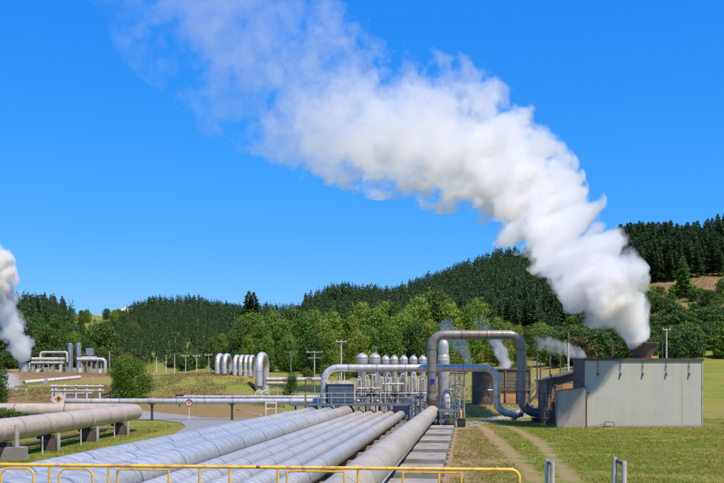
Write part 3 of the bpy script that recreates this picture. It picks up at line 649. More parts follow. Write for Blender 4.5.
for k, (pz, x0_, x1_) in enumerate(((388.5, 356, 380), (393.5, 380, 427), (384.0, 382, 404))):
    Yk = 107.0; th = thing('cross_pipe_run', ['level small pipe low among the braced frames by the cabin', 'level small pipe low in front of the slim vessels', 'short level small pipe above the others in front of the slim vessels'][k], 'pipe', (XP(x0_, Yk), Yk, 0))
    MB().tube([(0, 0, ZP(pz, Yk)), (XP(x1_, Yk)-XP(x0_, Yk), 0, ZP(pz, Yk))], 0.09, 10).build('pipe_shaft', M['whitepipe'], th)
    w_ = XP(x1_, Yk)-XP(x0_, Yk)
    b = MB()
    for q in range(4): b.cyl((w_*(q+0.5)/4, 0, ZP(pz, Yk)), (w_*(q+0.5)/4+0.12, 0, ZP(pz, Yk)), 0.18, 12)
    b.each('flange', M['galv'], th)
# valves crowding the ground behind the platform
vl = ['pinkish valve body behind the cabin end of the platform', 'pale valve body just past the cabin', 'rusty valve with a wheel behind the platform middle', 'white valve body behind the platform middle', 'grey valve with a wheel by the third frame', 'rusty valve with a wheel by the fourth frame', 'white valve at the far end of the platform', 'grey valve with a wheel near the brown loop']
for k, px in enumerate((358, 364.5, 371, 377, 386, 395, 408, 420)):
    Yv = 106.6; x = XP(px, Yv); h = 2.3 + 0.35*(k % 3); th = thing('valve', vl[k], 'valve', (x, Yv, 0), 'valves behind the platform')
    mt = M[['whitepipe', 'cream', 'rust', 'white', 'galv', 'rust', 'white', 'galv'][k]]
    MB().cyl((0, 0, 0), (0, 0, h), 0.10, 12).lathe([(0, h-0.45), (0.2, h-0.4), (0.30, h-0.2), (0.2, h), (0, h+0.05)], (0, 0, 0), 16).cyl((-0.4, 0, h-0.2), (0.4, 0, h-0.2), 0.13, 12).cyl((-0.42, 0, h-0.2), (-0.36, 0, h-0.2), 0.24, 14).cyl((0.36, 0, h-0.2), (0.42, 0, h-0.2), 0.24, 14).build('valve_body', mt, th)
    w = MB().cyl((0, 0, h), (0, 0, h+0.4), 0.03, 8)
    ring = [(0.24*math.cos(a*PI/8), 0.24*math.sin(a*PI/8), h+0.4) for a in range(17)]; w.tube(ring, 0.025, 6, False).cyl((-0.24, 0, h+0.4), (0.24, 0, h+0.4), 0.018, 6); w.build('handwheel', M['rust'] if k % 2 else M['dark'], th)

# big vessel behind the loop
Yv = 110.5; x = XP(443.6, Yv); th = thing('tall_vessel', 'tall round-topped silver vessel standing just inside the brown loop', 'vessel', (x, Yv, 0)); zt_ = ZP(339.5, Yv)
MB().lathe([(0.02, zt_), (0.25, zt_-0.05), (0.42, zt_-0.2), (0.54, zt_-0.45), (0.56, zt_-0.8), (0.55, zt_-1.7), (0.62, zt_-1.8), (0.62, zt_-2.2)][::-1], (0, 0, 0), 32).build('domed_top', M['silver'], th)
MB().lathe([(0.66, 0.5), (0.66, zt_-2.25), (0.62, zt_-2.2)], (0, 0, 0), 32).build('shell', M['galv'], th)
MB().cyl((0, 0, 0), (0, 0, 0.5), 0.75, 24).build('plinth', M['concrete'], th)
MB().tube(fillet([(0.6, -0.2, 3.2), (1.1, -0.2, 3.2), (1.1, -0.2, 0)], 0.2, 5), 0.12, 12).build('side_pipe', M['galv'], th)
x = XP(446.5, 106); th = thing('small_vessel', 'small white domed vessel beside the foot of the brown loop', 'vessel', (x, 106, 0))
MB().lathe([(0.02, 3.30), (0.2, 3.25), (0.36, 3.05), (0.42, 2.75), (0.42, 1.4), (0.3, 1.2), (0.02, 1.15)][::-1], (0, 0, 0), 24).build('shell', M['white'], th)
for a in range(3): MB().cyl((0.3*math.cos(a*2.1), 0.3*math.sin(a*2.1), 0), (0.3*math.cos(a*2.1), 0.3*math.sin(a*2.1), 1.4), 0.05, 8).build('leg', M['galv'], th)
tower('stair_tower', 'tall thin open steel stair frame with a pale column', XP(455, 106), XP(464, 106), 106, 107.3, ZP(372, 106), M['galv'], (0.25, 0.5, 0.75))
tower('lattice_tower', 'slender lattice frame between the tall vessel and stair frame', XP(449.5, 108), XP(453, 108), 108, 108.8, ZP(374, 108), M['galv'], (0.33, 0.66), w=0.07)
# blue frames where the broad pipe ends
f1 = tower('blue_steelwork', 'low slate blue steel frame on the far side of the broad pipe collar', XP(412, 101.5), XP(425.5, 101.5), 101.5, 103.0, ZP(401, 101.5), M['bluesteel'], (0.5,), 'low blue frames around the broad pipe end', w=0.14, brace=False)
f2 = tower('blue_steelwork', 'low slate blue steel frame beside the black bin and concrete slabs', XP(441, 95), XP(458, 95), 95.0, 98.6, ZP(411, 95), M['bluesteel'], (0.45,), 'low blue frames around the broad pipe end', w=0.16, brace=False)
MB().span(-0.8, 0.8, -0.0, 3.6, 1.30, 1.38).build('deck', M['bluesteel'], f2)
b = MB(); frame_rails(b, -0.75, 0.75, 1.5, 1.4, 1.2, 2, 0.03); b.build('handrail', M['bluesteel'], f2)
f3 = tower('blue_steelwork', 'slate blue pipe rack behind the broad pipe collar', XP(436, 104.8), XP(458, 104.8), 104.8, 106.2, ZP(402, 104.8), M['bluesteel'], (0.5,), 'low blue frames around the broad pipe end', w=0.13, brace=False)
th = thing('valve', 'squat white valve with yellow band under the blue frame', 'valve', (XP(447, 96.5), 96.5, 0), 'valves behind the platform')
MB().lathe([(0.01, 0.0), (0.2, 0.02), (0.2, 0.4), (0.32, 0.5), (0.32, 0.8), (0.18, 0.95), (0.01, 1.0)], (0, 0, 0), 16).build('valve_body', M['galvpale'], th)
MB().cyl((0, 0, 0.25), (0, 0, 0.38), 0.26, 14).each('band', M['yellow'], th)
th = thing('yellow_bollard', 'short yellow post standing behind the black bin', 'post', (XP(460.7, 95.5), 95.5, 0)); MB().cyl((0, 0, 0), (0, 0, 1.35), 0.13, 14).build('shaft', M['yellow'], th); MB().lathe([(0.13, 1.35), (0.09, 1.42), (0, 1.45)], (0, 0, 0), 14).build('dome', M['yellow'], th)
th = thing('black_bin', 'square black bin at the far end of the concrete slabs', 'bin', (XP(461.5, 92.5), 92.5, 0)); MB().box((0, 0, 0.36), (0.66, 0.6, 0.72)).build('body', M['black'], th); MB().box((0, 0, 0.75), (0.72, 0.66, 0.06)).build('lid', M['black'], th)

# ------------------------------------------------------------------ building with stack, annex and shed
BY = 92.0; bx0, bx1 = XP(585, BY), XP(702.3, BY); bw = bx1-bx0; bh = ZP(360.5, BY); bd = 4.7
th = thing('metal_building', 'boxy pale blue-green metal building with a brown flared stack on its roof', 'building', (bx0, BY, 0))
MB().span(0, bw, 0, bd, 0.0, bh).build('wall', M['wall'], th)
MB().span(-0.12, bw+0.12, -0.12, bd+0.12, bh, bh+0.20).build('roof', M['roof'], th)
MB().span(-0.02, bw+0.02, -0.06, -0.002, -0.2, 0.12).build('plinth', M['concrete'], th)
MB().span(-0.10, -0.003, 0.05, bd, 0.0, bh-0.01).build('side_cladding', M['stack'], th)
b = MB().span(-0.04, 0.05, -0.05, -0.003, 0.12, bh).span(bw-0.05, bw+0.04, -0.05, -0.003, 0.12, bh); b.build('corner_trim', M['galvpale'], th)
for px in (597.8, 620.3, 642.6, 666.0, 689.0):
    x = XP(px, BY) - bx0; b = MB().tube([(x, -0.09, bh+0.02), (x, -0.09, ZP(371.5, BY))], 0.022, 8).lathe([(0.01, 0.30), (0.04, 0.28), (0.06, 0.16), (0.085, 0.0), (0.01, 0.02)][::-1], (x, -0.10, ZP(375.5, BY)), 12); b.box((x, -0.08, ZP(366, BY)), (0.05, 0.16, 0.04)); b.build('drop_light', M['dark'], th)
sx, sy = XP(642.3, 94.3) - bx0, 2.3
MB().lathe([(0.86, 0.16), (0.86, 0.35), (1.50, 1.62), (1.54, 1.62), (1.54, 1.72), (1.44, 1.72), (1.40, 1.6), (0.78, 0.3), (0.01, 0.3)], (sx, sy, bh), 40).build('stack', M['stack'], th)
MB().box((sx+1.0, sy-0.4, bh+0.33), (0.7, 0.5, 0.26)).each('vent_box', M['ply'], th)
MB().box((XP(604, 96)-bx0, 2.5, bh+0.35), (0.5, 0.4, 0.32)).box((XP(611, 96)-bx0, 2.6, bh+0.30), (0.4, 0.4, 0.2)).each('vent_box', M['dark'], th)
b = MB(); x = XP(604, BY)-bx0; b.tube(fillet([(x, -0.25, 0), (x, -0.25, 0.5), (x+0.85, -0.25, 0.5), (x+0.85, -0.25, 0)], 0.08, 4), 0.03, 8); b.tube([(x-0.5, -0.28, 0.25), (x+0.1, -0.28, 0.3)], 0.025, 8); b.build('ground_pipe', M['rust'], th)
MB().box((0.25, -0.12, ZP(393, BY)), (0.22, 0.22, 0.12)).build('spout', M['dark'], th)
# chimney pipe beside it
x = XP(587, 93.5); th = thing('vent_pipe', 'thin vertical vent pipe, white with a rusty top, at the building corner', 'pipe', (x, 102.0, 0)); x = 0
MB().tube([(0, 0, 0), (0, 0, ZP(343, 102))], 0.12, 12).build('pipe_shaft', M['whitepipe'], th); MB().tube([(0, 0, ZP(343, 102)), (0, 0, ZP(332, 102))], 0.125, 12).build('rusty_top', M['rust'], th)
# annex in front
AY = 91.2; ax0, ax1 = XP(557, AY), XP(586.8, AY); za, zb_ = ZP(391.2, AY), ZP(387.0, AY)
th = thing('annex', 'low taupe sheet-metal annex against the pale building', 'annex', (ax0, AY, 0)); w = ax1-ax0-0.02
vs = [(0, 0, 0), (w, 0, 0), (w, 0, zb_), (0, 0, za), (0, 0.78, 0), (w, 0.78, 0), (w, 0.78, zb_), (0, 0.78, za)]
b = MB(); b.add(vs, [(0,1,2,3), (5,4,7,6), (1,5,6,2), (4,0,3,7), (3,2,6,7)]); b.build('wall', M['annex'], th)
b = MB(); b.tube([(-0.04, -0.03, za+0.03), (w+0.03, -0.03, zb_+0.03)], 0.045, 6).box((-0.03, -0.03, za/2), (0.07, 0.07, za)).box((w+0.0, -0.035, zb_/2), (0.08, 0.06, zb_)); b.build('edge_trim', M['stack'], th)
# shed behind it with pitched lean-to roof
HYs = 98.5; sx0, sx1 = XP(547, HYs), XP(583.5, HYs); z0_, z1_ = ZP(380.5, HYs), ZP(370, HYs)
th = thing('lean_to_shed', 'brown corrugated lean-to shed with a sloping roof behind the annex', 'shed', (sx0, HYs, 0)); w = sx1-sx0
vs = [(0, 0, 0), (w, 0, 0), (w, 0, z1_), (0, 0, z0_), (0, 5, 0), (w, 5, 0), (w, 5, z1_), (0, 5, z0_)]
MB().add(vs, [(0,1,2,3), (5,4,7,6), (1,5,6,2), (4,0,3,7), (3,2,6,7)]).build('wall', M['lumpy'], th)
e = 0.35; zs = lambda x: z0_ + (z1_-z0_)*x/w
vs = [(-e, -0.4, zs(-e)+0.02), (w-0.01, -0.4, zs(w)+0.02), (w-0.01, 5.3, zs(w)+0.02), (-e, 5.3, zs(-e)+0.02)]; vs += [(a, b_, c+0.12) for a, b_, c in vs]
MB().add(vs, [(3,2,1,0), (4,5,6,7), (0,1,5,4), (1,2,6,5), (2,3,7,6), (3,0,4,7)]).build('roof', M['stack'], th)
MB().span(w*0.42, w*0.78, -0.04, 0.0, 2.0, 3.9).build('hatch', M['ply'], th)
MB().span(w-0.45, w-0.02, -0.5, -0.02, 0, z1_+0.55).build('duct', M['stack'], th)
# pipework left of the shed
x = XP(548, 97); th = thing('pipe_rack', 'rusty rack of thin upright pipes and ladders beside the shed', 'rack', (x, 97, 0))
for k, (dx, h) in enumerate(((-0.85, 3.6), (-0.35, 3.1), (0.0, 4.3), (0.35, 4.9), (0.75, 4.6))):
    MB().tube([(dx, 0.1*k, 0), (dx, 0.1*k, h)], 0.05 + 0.02*(k % 2), 8).build('upright', M['rust'] if k % 2 else M['dark'], th)
b = MB()
for z in (0.6, 1.4, 2.2, 3.0): b.tube([(-0.85, -0.05, z), (0.8, 0.1, z+0.05*(z % 2))], 0.035, 6)
b.each('cross_pipe', M['rust'], th)
b = MB()
for k in range(10): b.cyl((0.0, -0.05, 0.5+0.32*k), (0.35, 0.05, 0.5+0.32*k), 0.02, 6)
b.build('rungs', M['dark'], th)
b = MB()
for z in (3.7, 2.2): b.lathe([(0.01, -0.2), (0.2, -0.15), (0.24, 0), (0.2, 0.15), (0.01, 0.2)], (0.75, 0.2, z), 12)
b.build('valve_head', M['rust'], th)
x = XP(546, 101.5); th = thing('loop_plinth', 'dark block with a yellow plate under the end of the brown loop', 'plinth', (x, 101.6, 0))
MB().box((0, 1.3, 0.22), (2.2, 1.6, 0.46)).build('block', M['dark'], th); MB().box((0.9, 0.0, 0.35), (0.5, 0.5, 0.7)).build('box', M['black'], th); MB().box((0.92, -0.27, 0.42), (0.3, 0.03, 0.2)).build('plate', M['yellow'], th)
o = MB().tube([(XP(513, 104), 104.0, 0.1), (XP(523, 104), 104.0, 0.85)], 0.07, 8).build('slanting_brace', M['dark']); tag(o, 'short dark brace slanting up to the silver pipe end', 'brace')

# ------------------------------------------------------------------ brown tank and wooden cooler
TYY = 131.0; x = XP(482, TYY); gz = tz(x, TYY); r = 10.2*TYY/F
th = thing('brown_tank', 'dark chocolate-brown round tank beside the steaming timber cooler', 'tank', (x, TYY, gz-0.1))
h = ZP(371.5, TYY) - gz + 0.1; b = MB().lathe([(r, 0), (r, h), (r-0.05, h+0.02), (0.01, h+0.12)], (0, 0, 0), 40); b.build('shell', M['browntank'], th)
b = MB()
for k in range(5): b.cyl((0, 0, h*(0.1+0.2*k)), (0, 0, h*(0.1+0.2*k)+0.05), r+0.02, 40)
b.each('hoop', M['dark'], th)
MB().tube([(r*0.45, -r*0.95, h*0.45), (r*0.45+0.6, -r-0.1, h*0.45)], 0.10, 8).build('stub_pipe', M['white'], th)
MB().tube([(r+0.1, -0.5, 0), (r+0.1, -0.5, h*0.8)], 0.08, 8).build('downpipe', M['white'], th)
wy = 132.5; wx0, wx1 = XP(492.5, wy), XP(531, wy); gz = tz((wx0+wx1)/2, wy); h = ZP(368.5, wy) - gz; w = wx1-wx0
th = thing('timber_cooler', 'weathered timber cooling box with orange lower panels, steaming on top', 'cooling tower', (wx0, wy, gz-0.15)); hm = ZP(389, wy) - gz
b = MB()
nb = 11
for k in range(nb): z = hm + 0.1 + (h-hm-0.1)*k/nb; b.box((w/2, 0.05 - 0.03*(k % 2), z+0.1), (w, 0.05, (h-hm)/nb*0.82)).box((w/2, 4.95, z+0.1), (w, 0.05, (h-hm)/nb*0.82)).box((0.03, 2.5, z+0.1), (0.05, 4.9, (h-hm)/nb*0.82)).box((w-0.03, 2.5, z+0.1), (0.05, 4.9, (h-hm)/nb*0.82))
b.build('slat_wall', M['wood'], th)
MB().span(0.12, w-0.12, 0.15, 4.85, 0.1, h-0.3).build('inner_box', M['deadpole'], th)
for k in range(3): MB().span(0.25 + k*(w-0.3)/3, 0.25 + (k+1)*(w-0.3)/3 - 0.35, 0.03, 0.10, 0.25, hm).build('panel', M['ply'], th)
for k in range(4): MB().span(0.0 + k*(w-0.16)/3, 0.16 + k*(w-0.16)/3, -0.14, 0.02, 0, h).build('post', M['wood'], th)
MB().span(-0.1, w+0.1, -0.17, 5.1, h, h+0.16).span(-0.05, w+0.05, -0.17, -0.01, hm-0.02, hm+0.14).build('trim_board', M['wood'], th)
# stairs at its side
th = thing('timber_stair', 'grey timber stair frame between the cooler and the brown loop', 'stair', (XP(535, 128), 128, tz(XP(535, 128), 128)-0.1))
b = MB()
for k in range(9): b.box((-0.9+0.22*k, 0, 0.3+0.26*k), (0.3, 0.9, 0.05))
b.build('tread', M['wood'], th)
for s in (-0.45, 0.45): MB().tube([(-1.1, s, 0.1), (1.1, s, 2.6)], 0.07, 6).tube([(-1.1, s, 1.1), (1.1, s, 3.6)], 0.05, 6).cyl((-0.9, s, 0.2), (-0.9, s, 1.3), 0.05, 6).cyl((1.0, s, 0), (1.0, s, 3.5), 0.06, 6).build('stringer', M['wood'], th)

# ------------------------------------------------------------------ poles and wires
def pole(px, pt, Yp, label, group, mat='pole', arm=0.0, r=0.12, name='utility_pole', arm2=False):
    x = XP(px, Yp); g = tz(x, Yp); zt_ = ZP(pt, Yp) - g
    th = thing(name, label, 'pole', (x, Yp, g - 0.2), group)
    MB().tube([(0, 0, 0), (0, 0, zt_*0.5), (0, 0, zt_+0.2)], r, 10, rr=[r, r*0.88, r*0.7]).build('shaft', M[mat], th)
    if arm:
        MB().box((0, -0.1, zt_+0.02), (arm, 0.1, 0.12)).build('crossarm', M['wood'] if mat == 'deadpole' else M[mat], th)
        if arm2: MB().box((0, -0.1, zt_-0.9), (arm*0.8, 0.1, 0.1)).build('crossarm', M[mat], th)
        for s in (-0.45, 0.0, 0.45): MB().lathe([(0.05, 0), (0.07, 0.08), (0.04, 0.16), (0.01, 0.2)], (s*arm, -0.1, zt_+0.08), 8).build('insulator', M['white'], th)
    return Vector((x, Yp - 0.1, zt_ + g))
tp = []
for px, pt, lab in ((156.5, 356.5, 'slim pale pole in the meadow, first past the round bush'), (166, 355, 'slim pale pole in the meadow, second past the round bush'), (174.6, 354.5, 'slim pale pole in the meadow, third past the round bush'),
                    (185.6, 355, 'slim pale pole in the meadow, fourth past the round bush'), (196.6, 355, 'slim pale pole in the meadow, fifth past the round bush'), (208.8, 354, 'slim pale pole in the meadow, next to the silver arches')):
    tp.append(pole(px, pt, 172, lab, 'pale poles in a line across the meadow', 'pole', 1.2 if px > 180 else 0.0, 0.085))
p1 = pole(291, 351, 165, 'pale utility pole with a crossarm behind the small round bush', 'utility poles', 'pole', 2.2, 0.11)
p2 = pole(314.5, 351, 160, 'pale utility pole with two crossarms left of the silver arch', 'utility poles', 'pole', 2.6, 0.11, arm2=True)
p3 = pole(341.2, 340.5, 140, 'tall pale utility pole with a crossarm rising behind the dark cabin', 'utility poles', 'pole', 1.5, 0.13)
p4 = pole(376, 346.5, 150, 'short pole top with a crossarm peeking over the wide silver vessels', 'utility poles', 'pole', 1.0, 0.13)
p5 = pole(666.5, 328.5, 140, 'pale utility pole with a crossarm behind the metal building roof', 'utility poles', 'pole', 1.0, 0.13)
pole(612.5, 340, 140, 'brown timber pole behind the metal building near the vent pipe', 'brown timber poles', 'deadpole', 0, 0.1)
pole(662.5, 341, 150, 'thin brown pole close beside the pale utility pole', 'brown timber poles', 'deadpole', 0, 0.1)
for px, pt, lab in ((537.2, 352, 'brown timber pole in the dry meadow, nearest the brown loop'), (540.5, 360, 'shorter brown timber pole just past the first one in the meadow'), (550, 354, 'brown timber pole in the middle of the dry meadow'), (560.4, 353, 'brown timber pole in the dry meadow, nearest the shed')):
    pole(px, pt, 142, lab, 'brown timber poles', 'deadpole', 0, 0.13)
pole(67.5+42, 351, 225, 'thin pale lamp post by the distant plant and round bush', None, 'pole', 0, 0.12, 'lamp_post')
pole(305.8, 354, 112, 'rusty upright pipe in front of the small round bush', None, 'rust', 0, 0.09, 'rusty_upright') if False else None
def wire(a, b, sag, label):
    n = 14; P = [a.lerp(b, k/n) + Vector((0, 0, -sag*4*(k/n)*(1-k/n))) for k in range(n+1)]
    o = MB().tube(P, 0.022, 5, False).build('overhead_wire', M['wire']); tag(o, label, 'wire', 'overhead wires')
wire(tp[0], tp[-1], 0.15, 'thin wire strung along the pale meadow poles')
wire(tp[-1], p1, 0.6, 'thin wire from the meadow poles to the poles by the bush')
wire(p1, p2, 0.5, 'thin wire between the two pale poles left of the silver arch')
wire(p2, p3, 0.8, 'thin wire from the double-armed pole to the tall pole')
wire(p4, Vector((XP(500, 150), 150, ZP(352, 150))), 0.8, 'thin wire running from the vessels towards the brown loop')
wire(p5, Vector((XP(705, 130), 130, ZP(350, 130))), 0.3, 'thin wire sloping from the pale pole behind the metal building')
# rusty post at the platform's left end
x = XP(305.6, 105); th = thing('rusty_upright', 'rusty upright pipe with a bent head at the platform end', 'pipe', (x, 105, 0)); z = ZP(378.5, 105)
MB().tube([(0, 0, 0), (0, 0, z)], 0.09, 10).build('pipe_shaft', M['rust'], th); MB().tube(fillet([(0, 0, z-0.3), (0, 0, z), (0.7, 0, z), (0.7, 0, z-0.5)], 0.2, 5), 0.06, 8).build('bent_head', M['rust'], th)

# speed sign and hazard sign
Ys = 103.6; x = XP(189.2, Ys); th = thing('speed_sign', 'round red-rimmed speed sign reading 30 on a thin white post', 'sign', (x, Ys, 0)); zc = ZP(402.6, Ys)
MB().box((0, 0.03, zc/2), (0.06, 0.05, zc)).build('post', M['white'], th)
MB().tube([(0, -0.03, zc), (0, 0.0, zc)], 0.37, 28).build('face_plate', M['white'], th)
ring = [(0.33*math.cos(a*PI/16), -0.045, zc + 0.33*math.sin(a*PI/16)) for a in range(33)]
MB().tube(ring, 0.05, 6, False).build('red_ring', M['red'], th)
def text(body, size, loc, mat, parent, name='lettering'):
    cu = bpy.data.curves.new(name, 'FONT'); cu.body = body; cu.size = size; cu.align_x = 'CENTER'; cu.align_y = 'CENTER'; cu.extrude = 0.005
    o = bpy.data.objects.new(name, cu); C.objects.link(o); dg = bpy.context.evaluated_depsgraph_get()
    me = bpy.data.meshes.new_from_object(o.evaluated_get(dg)); me.materials.clear(); me.materials.append(mat); bpy.data.objects.remove(o)
    q = bpy.data.objects.new(name, me); C.objects.link(q); q.parent = parent; q.location = loc; q.rotation_euler = (PI/2, 0, 0); return q
text('30', 0.36, (0, -0.045, zc), M['black'], th)
Ys = 104.2; x = XP(57.5, Ys); zc = ZP(398.8, Ys); th = thing('hazard_sign', 'orange diamond warning sign on a white board at the crossing pipe end', 'sign', (x, Ys, 0))
q = 0.72; MB().add([(-q*1.1, 0, zc-0.1), (-0.05, 0, zc-q*0.85), (q*0.95, 0, zc-q*1.0), (q*0.95, 0, zc+q*0.75), (0.1, 0, zc+q*0.75)] + [(-q*1.1, 0.04, zc-0.1), (-0.05, 0.04, zc-q*0.85), (q*0.95, 0.04, zc-q*1.0), (q*0.95, 0.04, zc+q*0.75), (0.1, 0.04, zc+q*0.75)],
                   [(0,1,2,3,4), (9,8,7,6,5), (0,5,6,1), (1,6,7,2), (2,7,8,3), (3,8,9,4), (4,9,5,0)]).build('board', M['white'], th)
MB().add([(0.12-0.42, -0.02, zc), (0.12, -0.02, zc-0.38), (0.12+0.42, -0.02, zc), (0.12, -0.02, zc+0.38)] + [(0.12-0.42, -0.002, zc), (0.12, -0.002, zc-0.38), (0.12+0.42, -0.002, zc), (0.12, -0.002, zc+0.38)],
         [(0,1,2,3), (7,6,5,4), (0,4,5,1), (1,5,6,2), (2,6,7,3), (3,7,4,0)]).build('orange_diamond', M['orange'], th)
MB().box((0.12, -0.03, zc+0.05), (0.22, 0.02, 0.22)).box((0.12, -0.03, zc-0.16), (0.07, 0.02, 0.10)).build('black_symbol', M['black'], th)
for s in (-0.2, 0.4): MB().box((s, 0.07, (zc-0.2)/2), (0.08, 0.06, zc-0.2)).build('post', M['white'], th)

# white railing by the culvert
wyF = 122.0; gz = tz(XP(75, wyF), wyF); th = thing('white_fence', 'white rail fence with a thick lower pipe above the hazard sign', 'fence', (0, wyF, 0))
for px in (52.5, 56, 65, 76, 87, 100): x = XP(px, wyF); MB().box((x, 0, (ZP(384.8, wyF)+ZP(398, wyF))/2), (0.16, 0.12, ZP(384.8, wyF)-ZP(398.5, wyF))).build('post', M['white'], th)
MB().cyl((XP(51, wyF), -0.09, ZP(386, wyF)), (XP(104, wyF), -0.09, ZP(386, wyF)), 0.075, 8).build('rail', M['white'], th)
MB().cyl((XP(51, wyF), -0.09, ZP(390.3, wyF)), (XP(104, wyF), -0.09, ZP(390.3, wyF)), 0.07, 8).build('rail', M['white'], th)
MB().tube(subdiv([(XP(51, wyF), 0.3, ZP(394, wyF)), (XP(92, wyF), 0.3, ZP(394, wyF))], 2), 0.19, 14).build('lower_pipe', M['whitepipe'], th)
# white pipe lying on the bank and the low barrier by the small road
py_ = 158; x0 = XP(24, py_); x1 = XP(80, py_+10); th = thing('bank_pipe', 'white pipe lying on the grassy bank below the distant plant', 'pipe', (x0, py_, tz(x0, py_)+0.5))
MB().tube(subdiv([(0, 0, 0), (x1-x0, 10, tz(x1, py_+10)-tz(x0, py_)+0.1)], 2), 0.30, 14).build('cladding', M['whitepipe'], th)
MB().box((3.1, 1.1, 0.1), (0.45, 0.5, 0.9)).box((7.2, 8.0, 0.2), (0.2, 0.3, 0.9)).each('saddle', M['galv'], th)
x = XP(9, 146); g = tz(x, 146); th = thing('road_barrier', 'short white barrier at the foot of the little side road', 'barrier', (x, 146, g)); MB().box((0, 0, 0.55), (1.5, 0.1, 0.3)).build('rail', M['white'], th)
for s in (-0.6, 0.6): MB().box((s, 0.1, 0.3), (0.1, 0.1, 0.75)).build('post', M['white'], th)
for px, pt, lab in ((26.3, 390.5, 'short white marker post in the grass below the bank pipe'), (16, 393, 'stubby white marker post near the little road'), (93, 376.5, 'tiny white marker on the earth bank near the round bush')):
    Yk = 140 if px < 50 else 178; x = XP(px, Yk); g = tz(x, Yk); tag(MB().cyl((x, Yk, g-0.1), (x, Yk, max(ZP(pt, Yk), g+0.5)), 0.07, 8).build('marker_post', M['white']), lab, 'post', 'white marker posts')

# row of silver expansion arches seen end-on
al = ['silver pipe arch, outermost of the front pair of arches', 'silver pipe arch, second of the front pair of arches', 'slim silver pipe arch, first of the four close together', 'slim silver pipe arch, second of the four close together', 'slim silver pipe arch, third of the four close together', 'slim silver pipe arch, last of the four, beside the biggest one', 'biggest silver pipe arch, standing lower than the others by the bank']
for k, (px, pt, pw, Ya, zb0) in enumerate(((220.3, 353.3, 7.2, 150, 380), (227.2, 353.3, 7.0, 150, 380), (237.3, 354.7, 6.2, 150, 382), (242.7, 354.7, 5.4, 150, 382), (247.7, 354.7, 5.2, 150, 383), (252.4, 354.7, 5.2, 150, 383), (262.4, 352.0, 10.6, 138, 386))):
    x = XP(px, Ya); r = pw*0.335*Ya/F; zt_ = ZP(pt, Ya) - r; zb_ = min(ZP(zb0, Ya), tz(x, Ya)) - 0.2; hw_ = pw*0.16*Ya/F; th = thing('pipe_arch', al[k], 'pipe', (x, Ya, 0), 'silver pipe arches')
    D = 1.9 if k < 6 else 2.4
    pth = fillet([(-hw_, -D, zb_), (-hw_, -D, zt_), (hw_, D, zt_), (hw_, D, zb_)], [D*0.8, D*0.8], 10); MB().tube(pth, r, 24).build('cladding', M['silver'], th)
    MB().box((-hw_+0.02, -D-0.0, zb_+1.1), (r*2.5, r*2.5, 0.14)).box((-hw_-r*1.2, -D, (zb_+1.1)/1.0-0.6), (0.09, 0.09, 1.6)).each('bracket', M['rust'], th)
# trestle of pipes to their right
for k, (ya, pz, r, lab) in enumerate(((138.5, 379.4, 0.28, 'upper silver pipe leading away from the biggest arch'), (136.5, 383.2, 0.22, 'lower tan pipe on a trestle leading away from the biggest arch'))):
    x0, x1 = XP(266, ya), XP(322 if k == 0 else 288, ya); th = thing('branch_pipe', lab, 'pipe', (x0, ya, 0)); zc = ZP(pz, ya)
    MB().tube(subdiv([(0, 0, zc), (x1-x0, 0, zc)], 2), r, 16).build('cladding', M['silver'] if k == 0 else M['cladD'], th)
    for q in range(3): MB().cyl((0.4+q*1.1, 0.0, tz(x0, ya)-0.2), (0.4+q*1.1, 0, zc-r), 0.06, 8).build('leg', M['galvpale'], th)
th = thing('white_stile', 'small white curved handrail pair on the bank behind the crossing pipes', 'handrail', (XP(259, 126), 126, tz(XP(259, 126), 126)-0.2))
for s in (-0.35, 0.35): MB().tube(fillet([(s-0.35, -0.3, 0), (s, 0, 1.6), (s+0.7, 0.8, 1.9), (s+0.75, 1.0, 0.3)], 0.4, 5), 0.05, 8).tube([(s-0.2, 0, 0.8), (s+0.5, 0.6, 1.1)], 0.04, 6).build('rail', M['white'], th)
o = MB().tube(subdiv([(XP(100, 131), 131, tz(XP(100, 131), 131)+0.25)] + [(XP(p, 136.5), 136.5, ZP(387.6 - (p-130)*0.0, 136.5)) for p in (135, 180, 225, 262)], 3), 0.13, 10).build('dark_bank_line', M['black']); tag(o, 'long dark line along the foot of the grassy bank', 'pipe')  # black tube that draws the dark line along the bank foot

# ------------------------------------------------------------------ distant plant on the left
DYp = 222.0
def dx(px): return XP(px, DYp)
def dzp(py): return ZP(py, DYp)
g0 = tz(dx(60), DYp)
th = thing('header_pipe', 'raised white pipe arch of the distant plant left of the two blue tanks', 'pipe', (dx(42), DYp, 0)); o_ = dx(42)
MB().tube(fillet([(dx(40.5)-o_, 0, g0-0.3), (dx(40.5)-o_, 0, dzp(352.3)), (dx(67)-o_, 0, dzp(352.3)), (dx(67)-o_, 0, dzp(362))], [0.6, 0.4], 6), 0.27, 14).build('cladding', M['whitepipe'], th)
for k, (pa, pb, pz, r, lab) in enumerate(((33, 66, 359, 0.34, 'thick white pipe of the distant plant, upper level left of the blue tanks'), (33, 66, 362.8, 0.27, 'white pipe of the distant plant, lower level left of the blue tanks'), (79, 107, 359.5, 0.38, 'thick white pipe of the distant plant, right of the blue tanks'))):
    th = thing('header_pipe', lab, 'pipe', (dx(pa), DYp-0.8-0.4*k, 0), 'white pipes of the distant plant'); w = dx(pb)-dx(pa)
    pts = [(0, 0, dzp(pz)-(0.5 if k == 1 else 0.0)), (0.02, 0, dzp(pz)), (w, 0, dzp(pz)), (w, 0, g0-0.3)] if k == 2 else [(0, 0, dzp(pz)), (w, 0, dzp(pz))]
    MB().tube(fillet(pts, [0.5, 0.8], 6), r, 14).build('cladding', M['whitepipe'], th)
    for q in range(0, 6): MB().box((w*q/6+0.15, 0, (dzp(pz)+g0)/2-0.3), (0.14, 0.12, dzp(pz)-g0)).build('leg', M['galv'], th)
